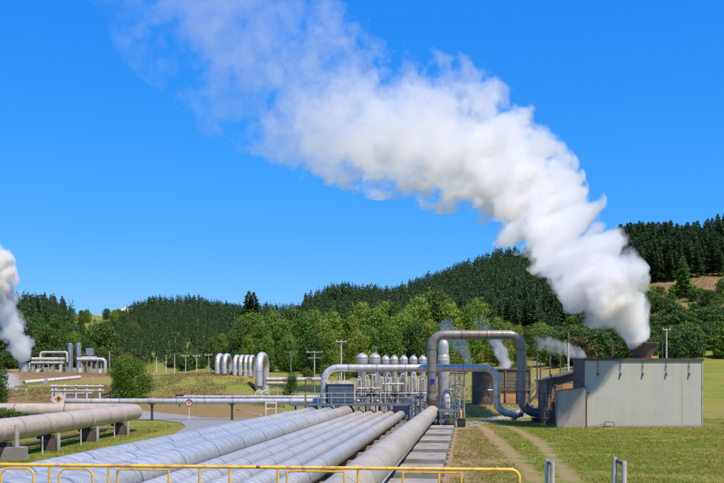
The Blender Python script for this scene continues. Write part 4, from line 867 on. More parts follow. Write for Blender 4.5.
for k, px in enumerate((68.6, 76.9)):
    th = thing('blue_tank', ['slim pale blue tank of the distant plant, beside the raised pipe arch', 'slim pale blue tank of the distant plant, beside the thick white pipe'][k], 'tank', (dx(px), DYp+1.2, g0-0.3), 'slim blue tanks of the distant plant')
    h = dzp(343) - g0 + 0.3; r = 2.25*DYp/F*1.0
    MB().lathe([(r, 0), (r, h-0.15), (r*0.7, h), (0.01, h+0.05)], (0, 0, 0), 24).build('shell', M['bluecyl'], th)
    MB().cyl((r+0.12, -0.3, 0), (r+0.12, -0.3, h-0.5), 0.06, 8).build('ladder', M['galv'], th)
th = thing('grey_hopper', 'small grey-blue hopper on legs at the distant plant', 'hopper', (dx(87.5), DYp+2, g0-0.3)); h = dzp(346.5) - g0
MB().box((0, 0, h-0.75), (1.5, 1.2, 1.5)).build('body', M['bluecyl'], th); MB().lathe([(0.3, h-2.1), (0.75, h-1.5)], (0, 0, 0), 4).build('chute', M['bluecyl'], th)
for sx_ in (-0.6, 0.6): MB().box((sx_, 0, (h-1.5)/2), (0.1, 0.1, h-1.5)).build('leg', M['galv'], th)
MB().box((0, -0.8, h-2.0), (3.4, 0.6, 0.3)).build('walkway', M['white'], th)
th = thing('steam_silencer', 'squat steaming grey drum at the edge of the distant plant', 'drum', (dx(23.5), DYp, g0-0.3)); h = dzp(362.5)-g0+0.3
MB().lathe([(1.0, 0), (1.0, h*0.8), (0.85, h), (0.7, h), (0.6, h-0.4), (0.01, h-0.4)], (0, 0, 0), 24).build('drum_shell', M['galv'], th); MB().box((1.5, -0.3, h*0.5), (0.35, 0.3, h)).build('white_riser', M['white'], th)
al = ['small pale grey valve box at the distant plant', 'upright grey rack at the distant plant', 'low brown valve box at the distant plant', 'small white valve box under the thick white pipe', 'small rusty box at the foot of the blue tanks']
for k in range(14):
    px = 36 + k*5.2 + random.random()*1.5; x = dx(px); Yk = DYp - 2 - random.random()*2; g = tz(x, Yk)
    th = thing('valve_box', 'small pipework box among the white pipes of the distant plant', 'valve box', (x, Yk, g-0.2), 'small boxes of the distant plant'); hh = 0.9 + random.random()*1.2
    MB().box((0, 0, hh/2), (0.35+random.random()*0.3, 0.4, hh)).build('body', [M['galv'], M['white'], M['rust'], M['bluecyl']][k % 4], th)
    MB().cyl((0.3, 0, 0), (0.3, 0, hh+0.9), 0.07, 8).cyl((-0.5, 0, hh*0.7), (0.5, 0, hh*0.7), 0.08, 8).build('pipe_stub', M['whitepipe'] if k % 2 else M['galv'], th)

# ------------------------------------------------------------------ vegetation
def leaf_cards(P, N, size, up=0.35, rng=RNG):
    """one bent quad per point"""
    n = len(P); a = rng.normal(size=(n, 3)); a /= np.linalg.norm(a, axis=1)[:, None]
    nn = N + rng.normal(size=(n, 3))*0.6; nn[:, 2] += up; nn /= np.linalg.norm(nn, axis=1)[:, None]
    u = np.cross(nn, a); u /= np.linalg.norm(u, axis=1)[:, None] + 1e-9; v = np.cross(nn, u); s = (size * (0.6 + 0.8*rng.random(n)))[:, None]
    V = np.stack([P - u*s*0.5, P + v*s*0.32 + nn*s*0.06, P + u*s*0.5, P - v*s*0.32 + nn*s*0.06], 1).reshape(-1, 3)
    return V, np.arange(4*n).reshape(n, 4)
def crown_mesh(name, W, H, base, nclump, nleaf, size, mat, rng, shape='round', gap=0.0):
    cs = []; 
    for k in range(nclump):
        t = (k + rng.random()) / nclump; z = base + (H - base) * t
        if shape == 'poplar': prof = math.sin(PI * (0.10 + 0.88*t)**0.8) * (1.05 - 0.45*t)
        elif shape == 'cone': prof = min(1.0, 0.55 + 3.5*t) * (1 - t)**0.75 + 0.06
        elif shape == 'bush': prof = math.sqrt(max(0.02, 1 - (max(t, 0.0)*1.9-0.75)**2/1.35**2)) 
        else: prof = math.sqrt(max(0.02, 1 - (2*t - 0.9)**2))
        an = rng.random()*2*PI; rr = W * prof * math.sqrt(rng.random()) * (0.72 + 0.35*rng.random())
        cs.append((rr*math.cos(an), rr*math.sin(an), z, (0.16 + 0.17*rng.random())*(H-base)*0.6 + 0.12*W))
    cs = np.array(cs); Ps = []; Ns = []; Sh = []
    for cx_, cy_, cz_, cr in cs:
        m = max(8, int(nleaf * (cr/cs[:, 3].mean())**2 / nclump)); d = rng.normal(size=(m, 3)); d /= np.linalg.norm(d, axis=1)[:, None]
        rad = cr * (0.55 + 0.5*rng.random(m)); d[:, 2] *= 0.75
        Ps.append(np.array([cx_, cy_, cz_]) + d*rad[:, None]); Ns.append(d); Sh.append(np.clip(0.25 + 0.5*rng.random() + 0.3*(rng.random(m)-0.5), 0, 1))
    P = np.concatenate(Ps); N = np.concatenate(Ns); S = np.concatenate(Sh); keep = P[:, 2] > base*0.3
    P, N, S = P[keep], N[keep], S[keep]
    V, Q = leaf_cards(P, N, size, 0.35, rng)
    return np_mesh(name, V, Q, mat, False, {'shade': np.repeat(S, 4)}), cs
def trunk_mb(H, r, cs, rng, nb=7):
    b = MB(); top = H*0.72; P = [(0, 0, -0.4), (0.04*H*(rng.random()-.5), 0.03*H*(rng.random()-.5), top*0.5), (0.05*H*(rng.random()-.5), 0, top)]
    b.tube(P, r, 8, rr=[r*1.15, r*0.75, r*0.25])
    for k in rng.choice(len(cs), min(nb, len(cs)), replace=False):
        c = cs[k]; z0 = max(0.12*H, min(c[2]*0.6, top*0.9)); b.tube([(0, 0, z0), (c[0]*0.5, c[1]*0.5, (z0+c[2])/2+0.02*H), (c[0], c[1], c[2])], r*0.3, 5, False, rr=[r*0.42, r*0.25, r*0.08])
    return b
def make_tree(name, label, cat, W, H, base, nclump, nleaf, size, mat, seed, shape='round', group=None, r=None):
    rng = np.random.default_rng(seed); th = thing(name, label, cat, (0, 0, 0), group)
    me, cs = crown_mesh('crown', W, H, base, nclump, nleaf, size, mat, rng, shape); link('crown', me, th)
    trunk_mb(H, r or H*0.022, cs, rng).build('trunk', M['bark'], th); return th
def pine_np(H, W, nw, nb, rng, base=0.12, card=1.0):
    """needle sprays on whorls of drooping boughs -> V,Q,shade"""
    Vs = []; Sh = []
    for i in range(nw):
        t = (i + 0.4*rng.random()) / nw; z = H * (base + (1.0 - base) * t); L = W * (1 - t)**0.8 * (0.75 + 0.45*rng.random()) + 0.10*W
        n = max(3, int(round(nb * (1 - 0.45*t)))); ph = rng.random()*6.28
        for k in range(n):
            an = ph + 2*PI*k/n + 0.5*(rng.random()-.5); l = L*(0.7+0.5*rng.random()); ca, sa = math.cos(an), math.sin(an)
            lift = 0.28 - 0.55*(1-t) ; z1 = z + l*lift*0.5 + 0.12*l; hw_ = l*0.30*card; dz_ = H/nw*0.55
            p0 = (0.06*l*ca, 0.06*l*sa, z + dz_*0.3); tip = (l*ca, l*sa, z1)
            m1 = (0.6*l*ca - hw_*sa, 0.6*l*sa + hw_*ca, z + l*lift*0.3 - dz_*0.45); m2 = (0.6*l*ca + hw_*sa, 0.6*l*sa - hw_*ca, z + l*lift*0.3 - dz_*0.45)
            Vs += [p0, m1, tip, m2]; Sh += [0.2 + 0.6*rng.random()]*4
            if card >= 1.0:
                Vs += [(0.25*l*ca, 0.25*l*sa, z + dz_*1.0), (0.5*l*ca, 0.5*l*sa, z - dz_*0.9), (l*0.97*ca, l*0.97*sa, z1 - dz_*0.3), (0.75*l*ca, 0.75*l*sa, z1 + dz_*0.5)]; Sh += [0.1+0.5*rng.random()]*4
    tw = 0.05*W
    for k in range(3):
        a = k*2.1; Vs += [(0, 0, H*1.04), (tw*math.cos(a), tw*math.sin(a), H*0.93), (0, 0, H*0.88), (tw*math.cos(a+2), tw*math.sin(a+2), H*0.93)]; Sh += [0.5]*4
    V = np.array(Vs); return V, np.arange(len(V)).reshape(-1, 4), np.array(Sh)
def make_pine(label, seed, H=10.0, W=2.2, group=None, nw=20, nb=9, base=0.12, mat='pine', name='pine_tree'):
    rng = np.random.default_rng(seed); th = thing(name, label, 'tree', (0, 0, 0), group)
    V, Q, S = pine_np(H, W, nw, nb, rng, base); link('crown', np_mesh('crown', V, Q, M[mat], False, {'shade': S}), th)
    MB().tube([(0, 0, -0.8), (0, 0, H*0.5), (0, 0, H*0.97)], 0.16, 6, rr=[0.19, 0.13, 0.03]).build('trunk', M['bark'], th); return th

# --- pine forests: the 300 largest are trees of their own, the rest one wood
pines = []     # x, y, h, kind
def scatter(pa, pb, ya, yb, sp, h, cond=None, jit=0.45):
    n = 0; y = ya
    while y < yb:
        x0, x1 = XP(pa, y), XP(pb, y); x = x0 + random.random()*sp
        while x < x1:
            xx = x + (random.random()-.5)*2*jit*sp; yy = y + (random.random()-.5)*2*jit*sp; px = HX + F*xx/yy
            if cond is None or cond(px, yy, xx): pines.append((xx, yy, h*(0.62 + 0.35*random.random() + 0.42*float(vnoise(xx, yy, 14, 21)))))
            x += sp
        y += sp*0.9
scatter(585, 775, 386, 462, 4.0, 13.5, lambda p, y, x: p > 600 - (y-386)*0.2 or y > 420)
scatter(300, 610, 395, 722, 4.9, 11.0, lambda p, y, x: (y < 715) and (p > 480 or y > 395 + (480-p)*0.9) and not (p > 560 and y > 600))
scatter(128, 243, 815, 868, 4.6, 11.0)
scatter(112, 250, 655, 812, 5.4, 8.0, lambda p, y, x: p > 118 and vnoise(x, y, 34, 8) > 0.2)
scatter(540, 600, 330, 400, 4.6, 9.0)
scatter(304, 378, 815, 868, 4.6, 12.0)
scatter(-60, 72, 560, 712, 5.5, 13.0, lambda p, y, x: p < 66 or y < 640)
scatter(85, 305, 330, 640, 5.2, 6.6, lambda p, y, x: random.random() < 0.86 and (vnoise(x, y, 28, 5) > 0.22 or y < 380) and y > 330 + max(0, 125-p)*3.5 and (p > 116 or random.random() < 0.16))
scatter(215, 306, 640, 712, 5.2, 9.5)
pines += [(XP(249, 640), 640, 21.0), (XP(253.5, 642), 642, 20.0), (XP(245, 636), 636, 12.0), (XP(88.5, 845), 845, 7), (XP(104, 845), 845, 5.5), (XP(126, 690), 690, 13), (XP(134, 690), 690, 12), (XP(129.5, 688), 688, 12.5)]
vis = [(h/y, x, y, h) for x, y, h in pines if -5 < HX + F*x/y < 729]
vis.sort(reverse=True); big = set((x, y) for _, x, y, h in vis[:297])
protos = [make_pine('tall dark pine in the dense plantation on the ridge behind the metal building', 100+k, 10, 2.1 + 0.25*k, 'pines on the ridge behind the metal building', base=0.15) for k in range(4)]
first = [True]*4; rest = []
for x, y, h in pines:
    if (x, y) in big:
        k = random.randrange(4)
        o = protos[k] if first[k] else copy_tree(protos[k]); first[k] = False
        o.location = (x, y, tz(x, y)); s = h/10; o.scale = (s*(0.9+0.3*random.random()), s*(0.9+0.3*random.random()), s); o.rotation_euler = (0, 0, random.random()*6.28)
        if HX + F*x/y < 585: o['label'] = 'dark pine among the ranks on the long wooded ridge behind the light trees'; o['group'] = 'pines on the long wooded ridge'
    else: rest.append((x, y, h))
lows = [pine_np(10, 2.3, 10, 6, np.random.default_rng(300+k), 0.1, 1.0 if k < 2 else 0.99) for k in range(4)]
VV = []; QQ = []; SS = []; off = 0
for x, y, h in rest:
    V, Q, S = lows[random.randrange(4)]; s = h/10; a = random.random()*6.28; co, si = math.cos(a), math.sin(a); w = s*(0.85+0.35*random.random())
    W_ = np.stack([(V[:, 0]*co - V[:, 1]*si)*w + x, (V[:, 0]*si + V[:, 1]*co)*w + y, V[:, 2]*s + tz(x, y) - 0.3], 1)
    VV.append(W_); QQ.append(Q + off); SS.append(np.clip(S + (random.random()-.5)*0.7, 0, 1)); off += len(V)
wood = link('pine_forest', np_mesh('pine_forest', np.concatenate(VV), np.concatenate(QQ), M['pinefar'], False, {'shade': np.concatenate(SS)}))
tag(wood, 'dark pine forest covering the far ridges and slopes', 'forest', kind='stuff')

# --- leafy trees and shrubs
def place(protos, spots, used, jitter=0.15, slim=1.0):
    for x, y, h, k, lab, grp in spots:
        pr = protos[k]; o = copy_tree(pr[0]) if used.get(id(pr)) else pr[0]; used[id(pr)] = True
        s = h / pr[1]; o.location = (x, y, tz(x, y) - 0.1); o.scale = (s*slim*(1 + jitter*(random.random()-.3)), s*slim*(1 + jitter*(random.random()-.3)), s); o.rotation_euler = (0, 0, random.random()*6.28)
        if lab: o['label'] = lab
        if grp: o['group'] = grp
used = {}
LT = [(make_tree('leafy_tree', 'x', 'tree', 3.4, 10, 0.9, 60, 5400, 0.40, M['leafL'], 11, 'cone'), 10.0), (make_tree('leafy_tree', 'x', 'tree', 3.9, 10, 0.9, 50, 5600, 0.42, M['leafL'], 12, 'round'), 10.0),
      (make_tree('leafy_tree', 'x', 'tree', 2.7, 10, 0.8, 40, 4600, 0.40, M['leafL'], 13, 'cone'), 10.0), (make_tree('leafy_tree', 'x', 'tree', 4.2, 10, 0.9, 50, 5600, 0.44, M['leafD'], 14, 'round'), 10.0)]
spots = []
LL = 'light green leafy tree in the belt at the foot of the pine ridge'
LG = 'light green trees at the foot of the pine ridge'
# front and back rows of the belt: px, top py, Y
rows = [(243, 320, 285), (252, 312, 290), (262, 322, 262), (272, 311, 292), (283, 318, 270), (292, 308, 286), (303, 314, 262), (314, 309, 290), (322, 320, 250), (333, 312, 275), (343, 306, 288), (352, 316, 256), (362, 303, 278), (374, 308, 262), (384, 303, 290), (395, 304, 270), (404, 312, 250),
        (410, 306, 262), (420, 298, 276), (431, 291, 284), (441, 292, 280), (450, 304, 262), (459, 311, 282), (468, 306, 268), (477, 300, 280), (486, 304, 286), (462, 330, 240), (497, 318, 268), (508, 322, 280), (518, 326, 262), (528, 326, 285), (540, 322, 275),
        (248, 335, 248), (268, 336, 240), (289, 334, 238), (310, 332, 236), (331, 333, 232), (358, 330, 234), (372, 328, 236), (392, 326, 234), (414, 322, 238), (430, 322, 242), (446, 328, 236), (233, 330, 292), (222, 334, 290), (212, 338, 285)]
for i, (px, pt, Yt_) in enumerate(rows):
    x = XP(px, Yt_); h = ZP(pt, Yt_) - tz(x, Yt_); k = (i*7) % 3 if i % 5 else 3; spots.append((x, Yt_, max(h*0.93, 3), k, LL if k < 3 else 'deep green leafy tree in the belt at the foot of the pine ridge', LG))
place(LT, spots, used, 0.25, 0.82)
SHR = [(make_tree('shrub', 'x', 'shrub', 2.6, 4.2, 0.2, 34, 3000, 0.34, M['leafD'], 21, 'bush'), 4.2), (make_tree('shrub', 'x', 'shrub', 2.2, 4.6, 0.2, 30, 2800, 0.33, M['leafD'], 22, 'round'), 4.6),
       (make_tree('shrub', 'x', 'shrub', 2.4, 4.0, 0.2, 30, 2800, 0.33, M['leafB'], 23, 'bush'), 4.0), (make_tree('shrub', 'x', 'shrub', 2.2, 4.4, 0.3, 30, 2600, 0.33, M['leafO'], 24, 'round'), 4.4)]
spots = []
SL = ['dark green shrub in the thicket on the slope behind the metal building', 'dark green shrub in the thicket on the slope behind the metal building', 'yellow-green shrub in the thicket on the slope behind the metal building', 'brownish olive shrub in the thicket on the slope behind the metal building']
SG = 'shrubs on the slope behind the metal building'
y = 205.0
while y < 352:
    px = 545 + random.random()*10
    while px < 745:
        lim = 205 + (0 if px > 590 else (590-px)*0.6)
        if y > lim and (px < 690 or y > 222) and not (y > 285 and px > 630 and random.random() < 0.38):
            x = XP(px, y) + random.random(); yy = y + random.random()*6; r_ = random.random(); k = 0 if r_ < 0.42 else 1 if r_ < 0.74 else 2 if r_ < 0.92 else 3
            spots.append((x, yy, (3.0 + 3.4*random.random())*(1.15 if y < 300 else 0.85), k, SL[k], SG))
        px += (12.5 + 7*random.random()) * 230/y*1.05
    y += 9.5 + random.random()*4
place(SHR, spots, used)
# trees behind the distant plant and along the left slopes
spots = []
for i in range(62):
    px = -25 + 160*random.random(); Yt_ = 262 + 230*random.random()**1.3
    if px > 108 and Yt_ < 300: continue
    if 62 < px < 120 and Yt_ > 300: continue
    if 104 < px < 152 and Yt_ < 420: continue
    r_ = random.random(); k = 3 if r_ < 0.6 else 0 if r_ < 0.85 else 2
    spots.append((XP(px, Yt_), Yt_, 7.5 + 4.5*random.random(), k, 'dark leafy tree in the wood behind the distant plant' if k == 3 else 'mid green leafy tree in the wood behind the distant plant', 'leafy trees behind the distant plant'))
for i in range(34):
    px = 64 + 62*random.random(); Yt_ = 400 + 420*random.random(); k = 3 if random.random() < 0.75 else 0
    spots.append((XP(px, Yt_), Yt_, 5.0 + 5.0*random.random(), k, 'dark leafy tree dotted over the grassy slope beyond the distant plant' if k == 3 else 'mid green leafy tree dotted over the grassy slope beyond the distant plant', 'trees dotted over the far grassy slope'))
place(LT, spots, used)
spots = []
for i in range(30):
    px = -20 + 165*random.random(); Yt_ = 240 + 25*random.random(); k = [0, 1, 3, 3, 1][i % 5]
    if 108 < px < 160: k = 3
    spots.append((XP(px, Yt_), Yt_, 3.0 + 2.2*random.random(), k, 'brown-tinged shrub behind the distant plant' if k == 3 else 'dark shrub behind the distant plant', 'shrubs behind the distant plant'))
for i in range(22):
    px = 160 + 130*random.random(); Yt_ = 236 + 50*random.random(); k = [0, 1, 0, 2][i % 4]
    spots.append((XP(px, Yt_), Yt_, 2.4 + 2.0*random.random(), k, 'yellow-green shrub at the far edge of the meadow' if k == 2 else 'dark shrub at the far edge of the meadow', 'shrubs at the far edge of the meadow'))
for i in range(16):
    px = 285 + 260*random.random(); Yt_ = 205 + 25*random.random(); k = [1, 0, 2, 3][i % 4]
    spots.append((XP(px, Yt_), Yt_, 1.6 + 1.4*random.random(), k, ['dark low shrub on the dry ground in front of the light trees', 'dark low shrub on the dry ground in front of the light trees', 'yellow-green low shrub on the dry ground in front of the light trees', 'brownish low shrub on the dry ground in front of the light trees'][k], 'low shrubs in front of the light trees'))
place(SHR, spots, used)
# single plants
def single(px, pt, Yt_, W, label, mat, name='round_bush', cat='bush', nl=9000, size=0.2, shape='bush', seed=50, nc=60, base=0.25):
    x = XP(px, Yt_); g = tz(x, Yt_); h = ZP(pt, Yt_) - g
    o = make_tree(name, label, cat, W, h, base, nc, nl, size, M[mat], seed, shape, r=0.09); o.location = (x, Yt_, g - 0.05); return o
single(129, 358.5, 127, 2.65, 'big round bright green bush standing alone by the meadow', 'leafB', nl=19000, size=0.17, nc=95, seed=51, base=0.35)
single(290.5, 375.5, 131, 0.95, 'small dark green bush behind the crossing pipes', 'leafD', nl=3500, size=0.16, seed=52, nc=30)
single(-1, 372, 100, 0.75, 'slim dark tree half cut off by the photo edge', 'leafD', 'slim_tree', 'tree', 3500, 0.18, 'poplar', 53, 34, 0.3)
single(6, 409.5, 84.2, 1.2, 'low dark bush between the cream pipe legs', 'leafD', nl=5000, size=0.14, seed=54, nc=34, base=0.05)
single(20, 412.5, 84.2, 0.9, 'lower green bush beside the dark one between the cream pipe legs', 'leafD', nl=3500, size=0.13, seed=55, nc=26, base=0.05)
pp = make_pine('lone tall light green conifer standing on the bare earth slope', 150, 15.0, 4.2, None, 26, 12, 0.04, 'leafL', 'conifer'); x = XP(683, 352); pp.location = (x, 352, tz(x, 352)-0.4)
single(671.5, 288, 350, 1.9, 'bright yellow-green bush on the bare earth slope beside the lone conifer', 'leafB', nl=2600, size=0.4, seed=57, nc=26)
single(693, 286, 351, 1.6, 'small bright bush on the other side of the lone conifer', 'leafB', nl=2400, size=0.4, seed=58, nc=26)

# --- grass tufts: field, bank and pipe margins
def tufts(name, pts, hts, mat, label, nblade=7, wid=0.018):
    rng = RNG; n = len(pts); m = nblade; P = np.repeat(pts, m, 0); H = np.repeat(hts, m); a = rng.random(n*m)*2*PI; L = H*(0.6+0.6*rng.random(n*m))
    d = np.stack([np.cos(a), np.sin(a), np.zeros_like(a)], 1); s = np.stack([-np.sin(a), np.cos(a), np.zeros_like(a)], 1); P = P + d*(rng.random(n*m)*0.12)[:, None]
    w = (wid*(0.7+0.8*rng.random(n*m)))[:, None]; lean = (L*(0.25+0.5*rng.random(n*m)))[:, None]; up = np.array([0, 0, 1.0])
    V = np.stack([P - s*w, P + s*w, P + d*lean*0.4 + up*(L*0.6)[:, None] + s*w*0.7, P + d*lean + up*L[:, None]], 1).reshape(-1, 3)
    sh = np.repeat(np.repeat(rng.random(n), m)*0.6 + rng.random(n*m)*0.4, 4)
    o = link(name, np_mesh(name, V, np.arange(len(V)).reshape(-1, 4), mat, False, {'shade': sh})); tag(o, label, 'grass', kind='stuff'); return o
def blocked(x, y):
    c = 0.07 + (y-36)*0.1045; u = x - UX*y
    return (u > -15.9) & (x < c + 2.9) & (y < 107) | ((x > bx0-3) & (x < bx1+0.1) & (y > BY-0.05) & (y < 104)) | ((x > c) & (np.abs(y-98) < 10) & (x < XP(462, 98)))
n = 95000; y = 40 + 72*RNG.random(n)**1.0; x = (RNG.random(n)*800 - 40 - HX)*y/F
dd = np.minimum(seg_dist(x, y, track1), seg_dist(x, y, track2))
keep = ~blocked(x, y) & (dd > 0.35 + 0.35*RNG.random(n)) & ~((x < -8) & (y > 96) & (y < 113)) & ~((x < -8) & (x > -17) & (y > 62) & (y < 113)) & (vnoise(x, y, 2.2, 9) + 0.35*RNG.random(n) > 0.42)
x, y = x[keep], y[keep]; hts = 0.05 + 0.09*RNG.random(len(x))**2
tufts('grass', np.stack([x, y, TZ(x, y)], 1), hts, M['blade'], 'short green and straw-coloured grass of the field', 4, 0.012)
n = 60000; y = 112 + 75*RNG.random(n); x = (RNG.random(n)*800 - 40 - HX)*y/F
keep = (vnoise(x, y, 3.5, 11) + 0.6*RNG.random(n) > 0.62) & (HX + F*x/y < 600) & (HX + F*x/y > 400 - 120*RNG.random(n)) & (RNG.random(n) < 0.5); x, y = x[keep], y[keep]
tufts('dry_grass', np.stack([x, y, TZ(x, y)], 1), 0.08 + 0.16*RNG.random(len(x))**2, M['dryblade'], 'rough dry grass on the banks and meadow behind the pipes', 6, 0.035)
n = 52000; y = 112 + 44*RNG.random(n); x = (RNG.random(n)*330 - 45 - HX)*y/F; q = vnoise(x, y, 2.4, 31)*0.6 + vnoise(x, y, 7, 32)*0.4; keep = (q + 0.25*RNG.random(n) > 0.62) & ~((y < 121)); x, y, q = x[keep], y[keep], q[keep]
P = np.stack([x, y, TZ(x, y) + RNG.random(len(x))*0.42*q], 1); V_, Q_ = leaf_cards(P, np.tile([0.2, -0.4, 0.8], (len(P), 1)), 0.20)
n2_ = 9000; y2 = 285 + 105*RNG.random(n2_); x2 = (640 + 130*RNG.random(n2_) - HX)*y2/F; k2 = vnoise(x2, y2, 9, 41) + 0.3*RNG.random(n2_) > 0.62; x2, y2 = x2[k2], y2[k2]
P2 = np.stack([x2, y2, TZ(x2, y2) + RNG.random(len(x2))*0.8], 1); V2, Q2 = leaf_cards(P2, np.tile([0.2, -0.5, 0.7], (len(P2), 1)), 0.55)
tag(link('slope_scrub', np_mesh('slope_scrub', V2, Q2, M['scrub'], False, {'shade': np.repeat(RNG.random(len(P2))*0.7, 4)})), 'rough low scrub over the bare earth slope below the pine plantation', 'scrub', kind='stuff')
tag(link('bank_scrub', np_mesh('bank_scrub', V_, Q_, M['scrub'], False, {'shade': np.repeat(RNG.random(len(P))*0.7, 4)})), 'rough low scrub covering the grassy banks behind the crossing pipes', 'scrub', kind='stuff')
n = 900; y = 44 + 46*RNG.random(n); x = XP(520 + 215*RNG.random(n), 1.0)*y; keep = (vnoise(x, y, 6, 13) > 0.45) & (np.minimum(seg_dist(x, y, track1), seg_dist(x, y, track2)) > 0.8); x, y = x[keep], y[keep]
P = np.stack([x, y, TZ(x, y) + 0.12 + 0.12*RNG.random(len(x))], 1); V_, Q_ = leaf_cards(P, np.tile([0, -0.4, 0.9], (len(P), 1)), 0.065)
tag(link('wild_flowers', np_mesh('wild_flowers', V_, Q_, M['flower'], False)), 'tiny yellow wildflowers dotted through the field grass', 'flowers', kind='stuff')

# pale outcrop on the skyline
def lump(c, d, seed):
    rng = np.random.default_rng(seed); b = MB(); n, m = 14, 9; vs = []
    for i in range(m+1):
        for k in range(n):
            a = 2*PI*k/n; t = PI*i/m; q = 0.8 + 0.35*rng.random(); vs.append((c[0]+d[0]*q*math.sin(t)*math.cos(a), c[1]+d[1]*q*math.sin(t)*math.sin(a), c[2]+d[2]*q*math.cos(t)))
    f = [(i*n+k, i*n+(k+1) % n, (i+1)*n+(k+1) % n, (i+1)*n+k) for i in range(m) for k in range(n)]; b.add(vs, f, False); return b
x = XP(127, 850); b = lump((x, 850, tz(x, 850)+3), (6.5, 4, 5.5), 1); b2 = lump((x+5.5, 852, tz(x, 850)+2.0), (3.5, 3, 4.6), 2); b.add(b2.v, b2.f); o = b.build('rock_outcrop', M['rock']); tag(o, 'pale sunlit rock outcrop on the skyline beside the far pine hill', 'rock')

# ------------------------------------------------------------------ steam
def steam(name, label, pts, dens, noise=(0.22, 0.75), amp=(0.35, 1.0), edge=0.35, seed=0, warp=1.5, group=None, g=0.38, flat=1.0, puff=0.8, absorb=0.05, patch=0.0):
    """pts: (x, y, z, radius); dens: density at each point. Closed tube domain; density falls off from the plume's own axis."""
    P = np.array([p[:3] for p in pts]); R = np.array([p[3] for p in pts]); D = np.array(dens)
    d = (P[-1] - P[0]) * np.array([1, flat, 1.0]); d = d / np.linalg.norm(d); L = float((P[-1] - P[0]) @ d); e2 = np.cross(d, [0, 0, 1.0]); 
    if np.linalg.norm(e2) < 0.05: e2 = np.array([0, 1.0, 0])
    e2 /= np.linalg.norm(e2)
    # e2 lies across; choose e1 = in-plane
    e1 = np.cross(e2, d); s = (P - P[0]) @ d / L; c1 = (P - P[0]) @ e1; c2 = (P - P[0]) @ e2
    amps = np.interp(s, [0, 1], amp)
    # domain
    n = 26; rng = np.random.default_rng(seed); fine = np.linspace(0, 1, 46); vs = []
    idx = np.interp(fine, np.linspace(0, 1, len(s)), s)
    sf = np.interp(fine, np.linspace(0, 1, len(s)), s); a1 = np.interp(sf, s, c1); a2 = np.interp(sf, s, c2); rf = np.interp(sf, s, R) * (1.0 + 0.18*np.interp(sf, s, amps))
    for i in range(len(sf)):
        c = P[0] + d*sf[i]*L + e1*a1[i] + e2*a2[i]
        for k in range(n):
            a = 2*PI*k/n; bil = 1 + 0.10*math.sin(3*a + i*0.9 + seed) * math.sin(i*0.55) + 0.05*rng.random() if i > 1 else 1.0
            vs.append(c + (e1*math.cos(a) + e2*math.sin(a)) * rf[i] * bil)
    b = MB(); f = [(i*n+k, i*n+(k+1) % n, (i+1)*n+(k+1) % n, (i+1)*n+k) for i in range(len(sf)-1) for k in range(n)]
    f += [tuple(range(n))[::-1], tuple(range((len(sf)-1)*n, len(sf)*n))]
    b.add(vs, f, True)
    t = NT(name + '_vapour'); o = t.geo(); nW = t.n('ShaderNodeTexNoise'); t.set(nW, 'Vector', o); nW.inputs['Scale'].default_value = noise[0]; nW.inputs['Detail'].default_value = 2.0
    wv = t.n('ShaderNodeVectorMath', operation='MULTIPLY_ADD'); t.set(wv, 0, nW.outputs[1]); wv.inputs[1].default_value = (2*warp,)*3; wv.inputs[2].default_value = (-warp,)*3
    pw = t.n('ShaderNodeVectorMath', operation='ADD'); t.set(pw, 0, o); t.set(pw, 1, wv.outputs[0])
    def ease(sock_pos):
        rel = t.n('ShaderNodeVectorMath', operation='SUBTRACT'); t.set(rel, 0, sock_pos); rel.inputs[1].default_value = tuple(P[0]); return rel.outputs[0]
    rel0 = ease(o)
    def dot(v, w):
        nd = t.n('ShaderNodeVectorMath', operation='DOT_PRODUCT'); t.set(nd, 0, v); nd.inputs[1].default_value = tuple(float(q) for q in w); return nd.outputs['Value']
    sN = t.math('DIVIDE', dot(rel0, d), L, clamp=True)
    def curve(ys, lo, hi):
        nd = t.n('ShaderNodeFloatCurve'); t.set(nd, 'Value', sN); cm = nd.mapping; cv = cm.curves[0]; yy = (np.array(ys)-lo)/(hi-lo)
        xs = np.clip(s, 0, 1)
        cv.points[0].location = (xs[0], yy[0]); cv.points[1].location = (xs[-1], yy[-1])
        for a_, b_ in list(zip(xs, yy))[1:-1]: cv.points.new(a_, b_)
        for p_ in cv.points: p_.handle_type = 'AUTO_CLAMPED'
        cm.update(); return t.math('MULTIPLY_ADD', nd.outputs[0], hi-lo, lo)
    m1, m2 = max(abs(c1).max(), 0.1), max(abs(c2).max(), 0.1)
    rad = curve(R, 0, R.max()*1.01)
    # warp grows with the radius so that the mouth stays tidy
    wr = t.math('DIVIDE', rad, float(R.max()))
    pwm = t.n('ShaderNodeVectorMath', operation='SCALE'); t.set(pwm, 0, wv.outputs[0]); t.set(pwm, 'Scale', wr)
    pa = t.n('ShaderNodeVectorMath', operation='ADD'); t.set(pa, 0, rel0); t.set(pa, 1, pwm.outputs[0]); rel = pa.outputs[0]
    q1 = t.math('SUBTRACT', dot(rel, e1), curve(c1, -m1, m1)); q2 = t.math('SUBTRACT', dot(rel, e2), curve(c2, -m2, m2))
    rr = t.math('DIVIDE', t.math('SQRT', t.math('ADD', t.math('MULTIPLY', q1, q1), t.math('MULTIPLY', q2, q2))), rad)
    # billows: noise whose size follows the plume's width
    nb = t.n('ShaderNodeTexNoise'); t.set(nb, 'Vector', o); nb.inputs['Scale'].default_value = noise[1]; nb.inputs['Detail'].default_value = 4.0; nb.inputs['Roughness'].default_value = 0.58
    am = t.math('MULTIPLY_ADD', sN, amp[1]-amp[0], amp[0])
    vo = t.n('ShaderNodeTexVoronoi', feature='F1'); t.set(vo, 'Vector', pw.outputs[0]); vo.inputs['Scale'].default_value = noise[1]*puff
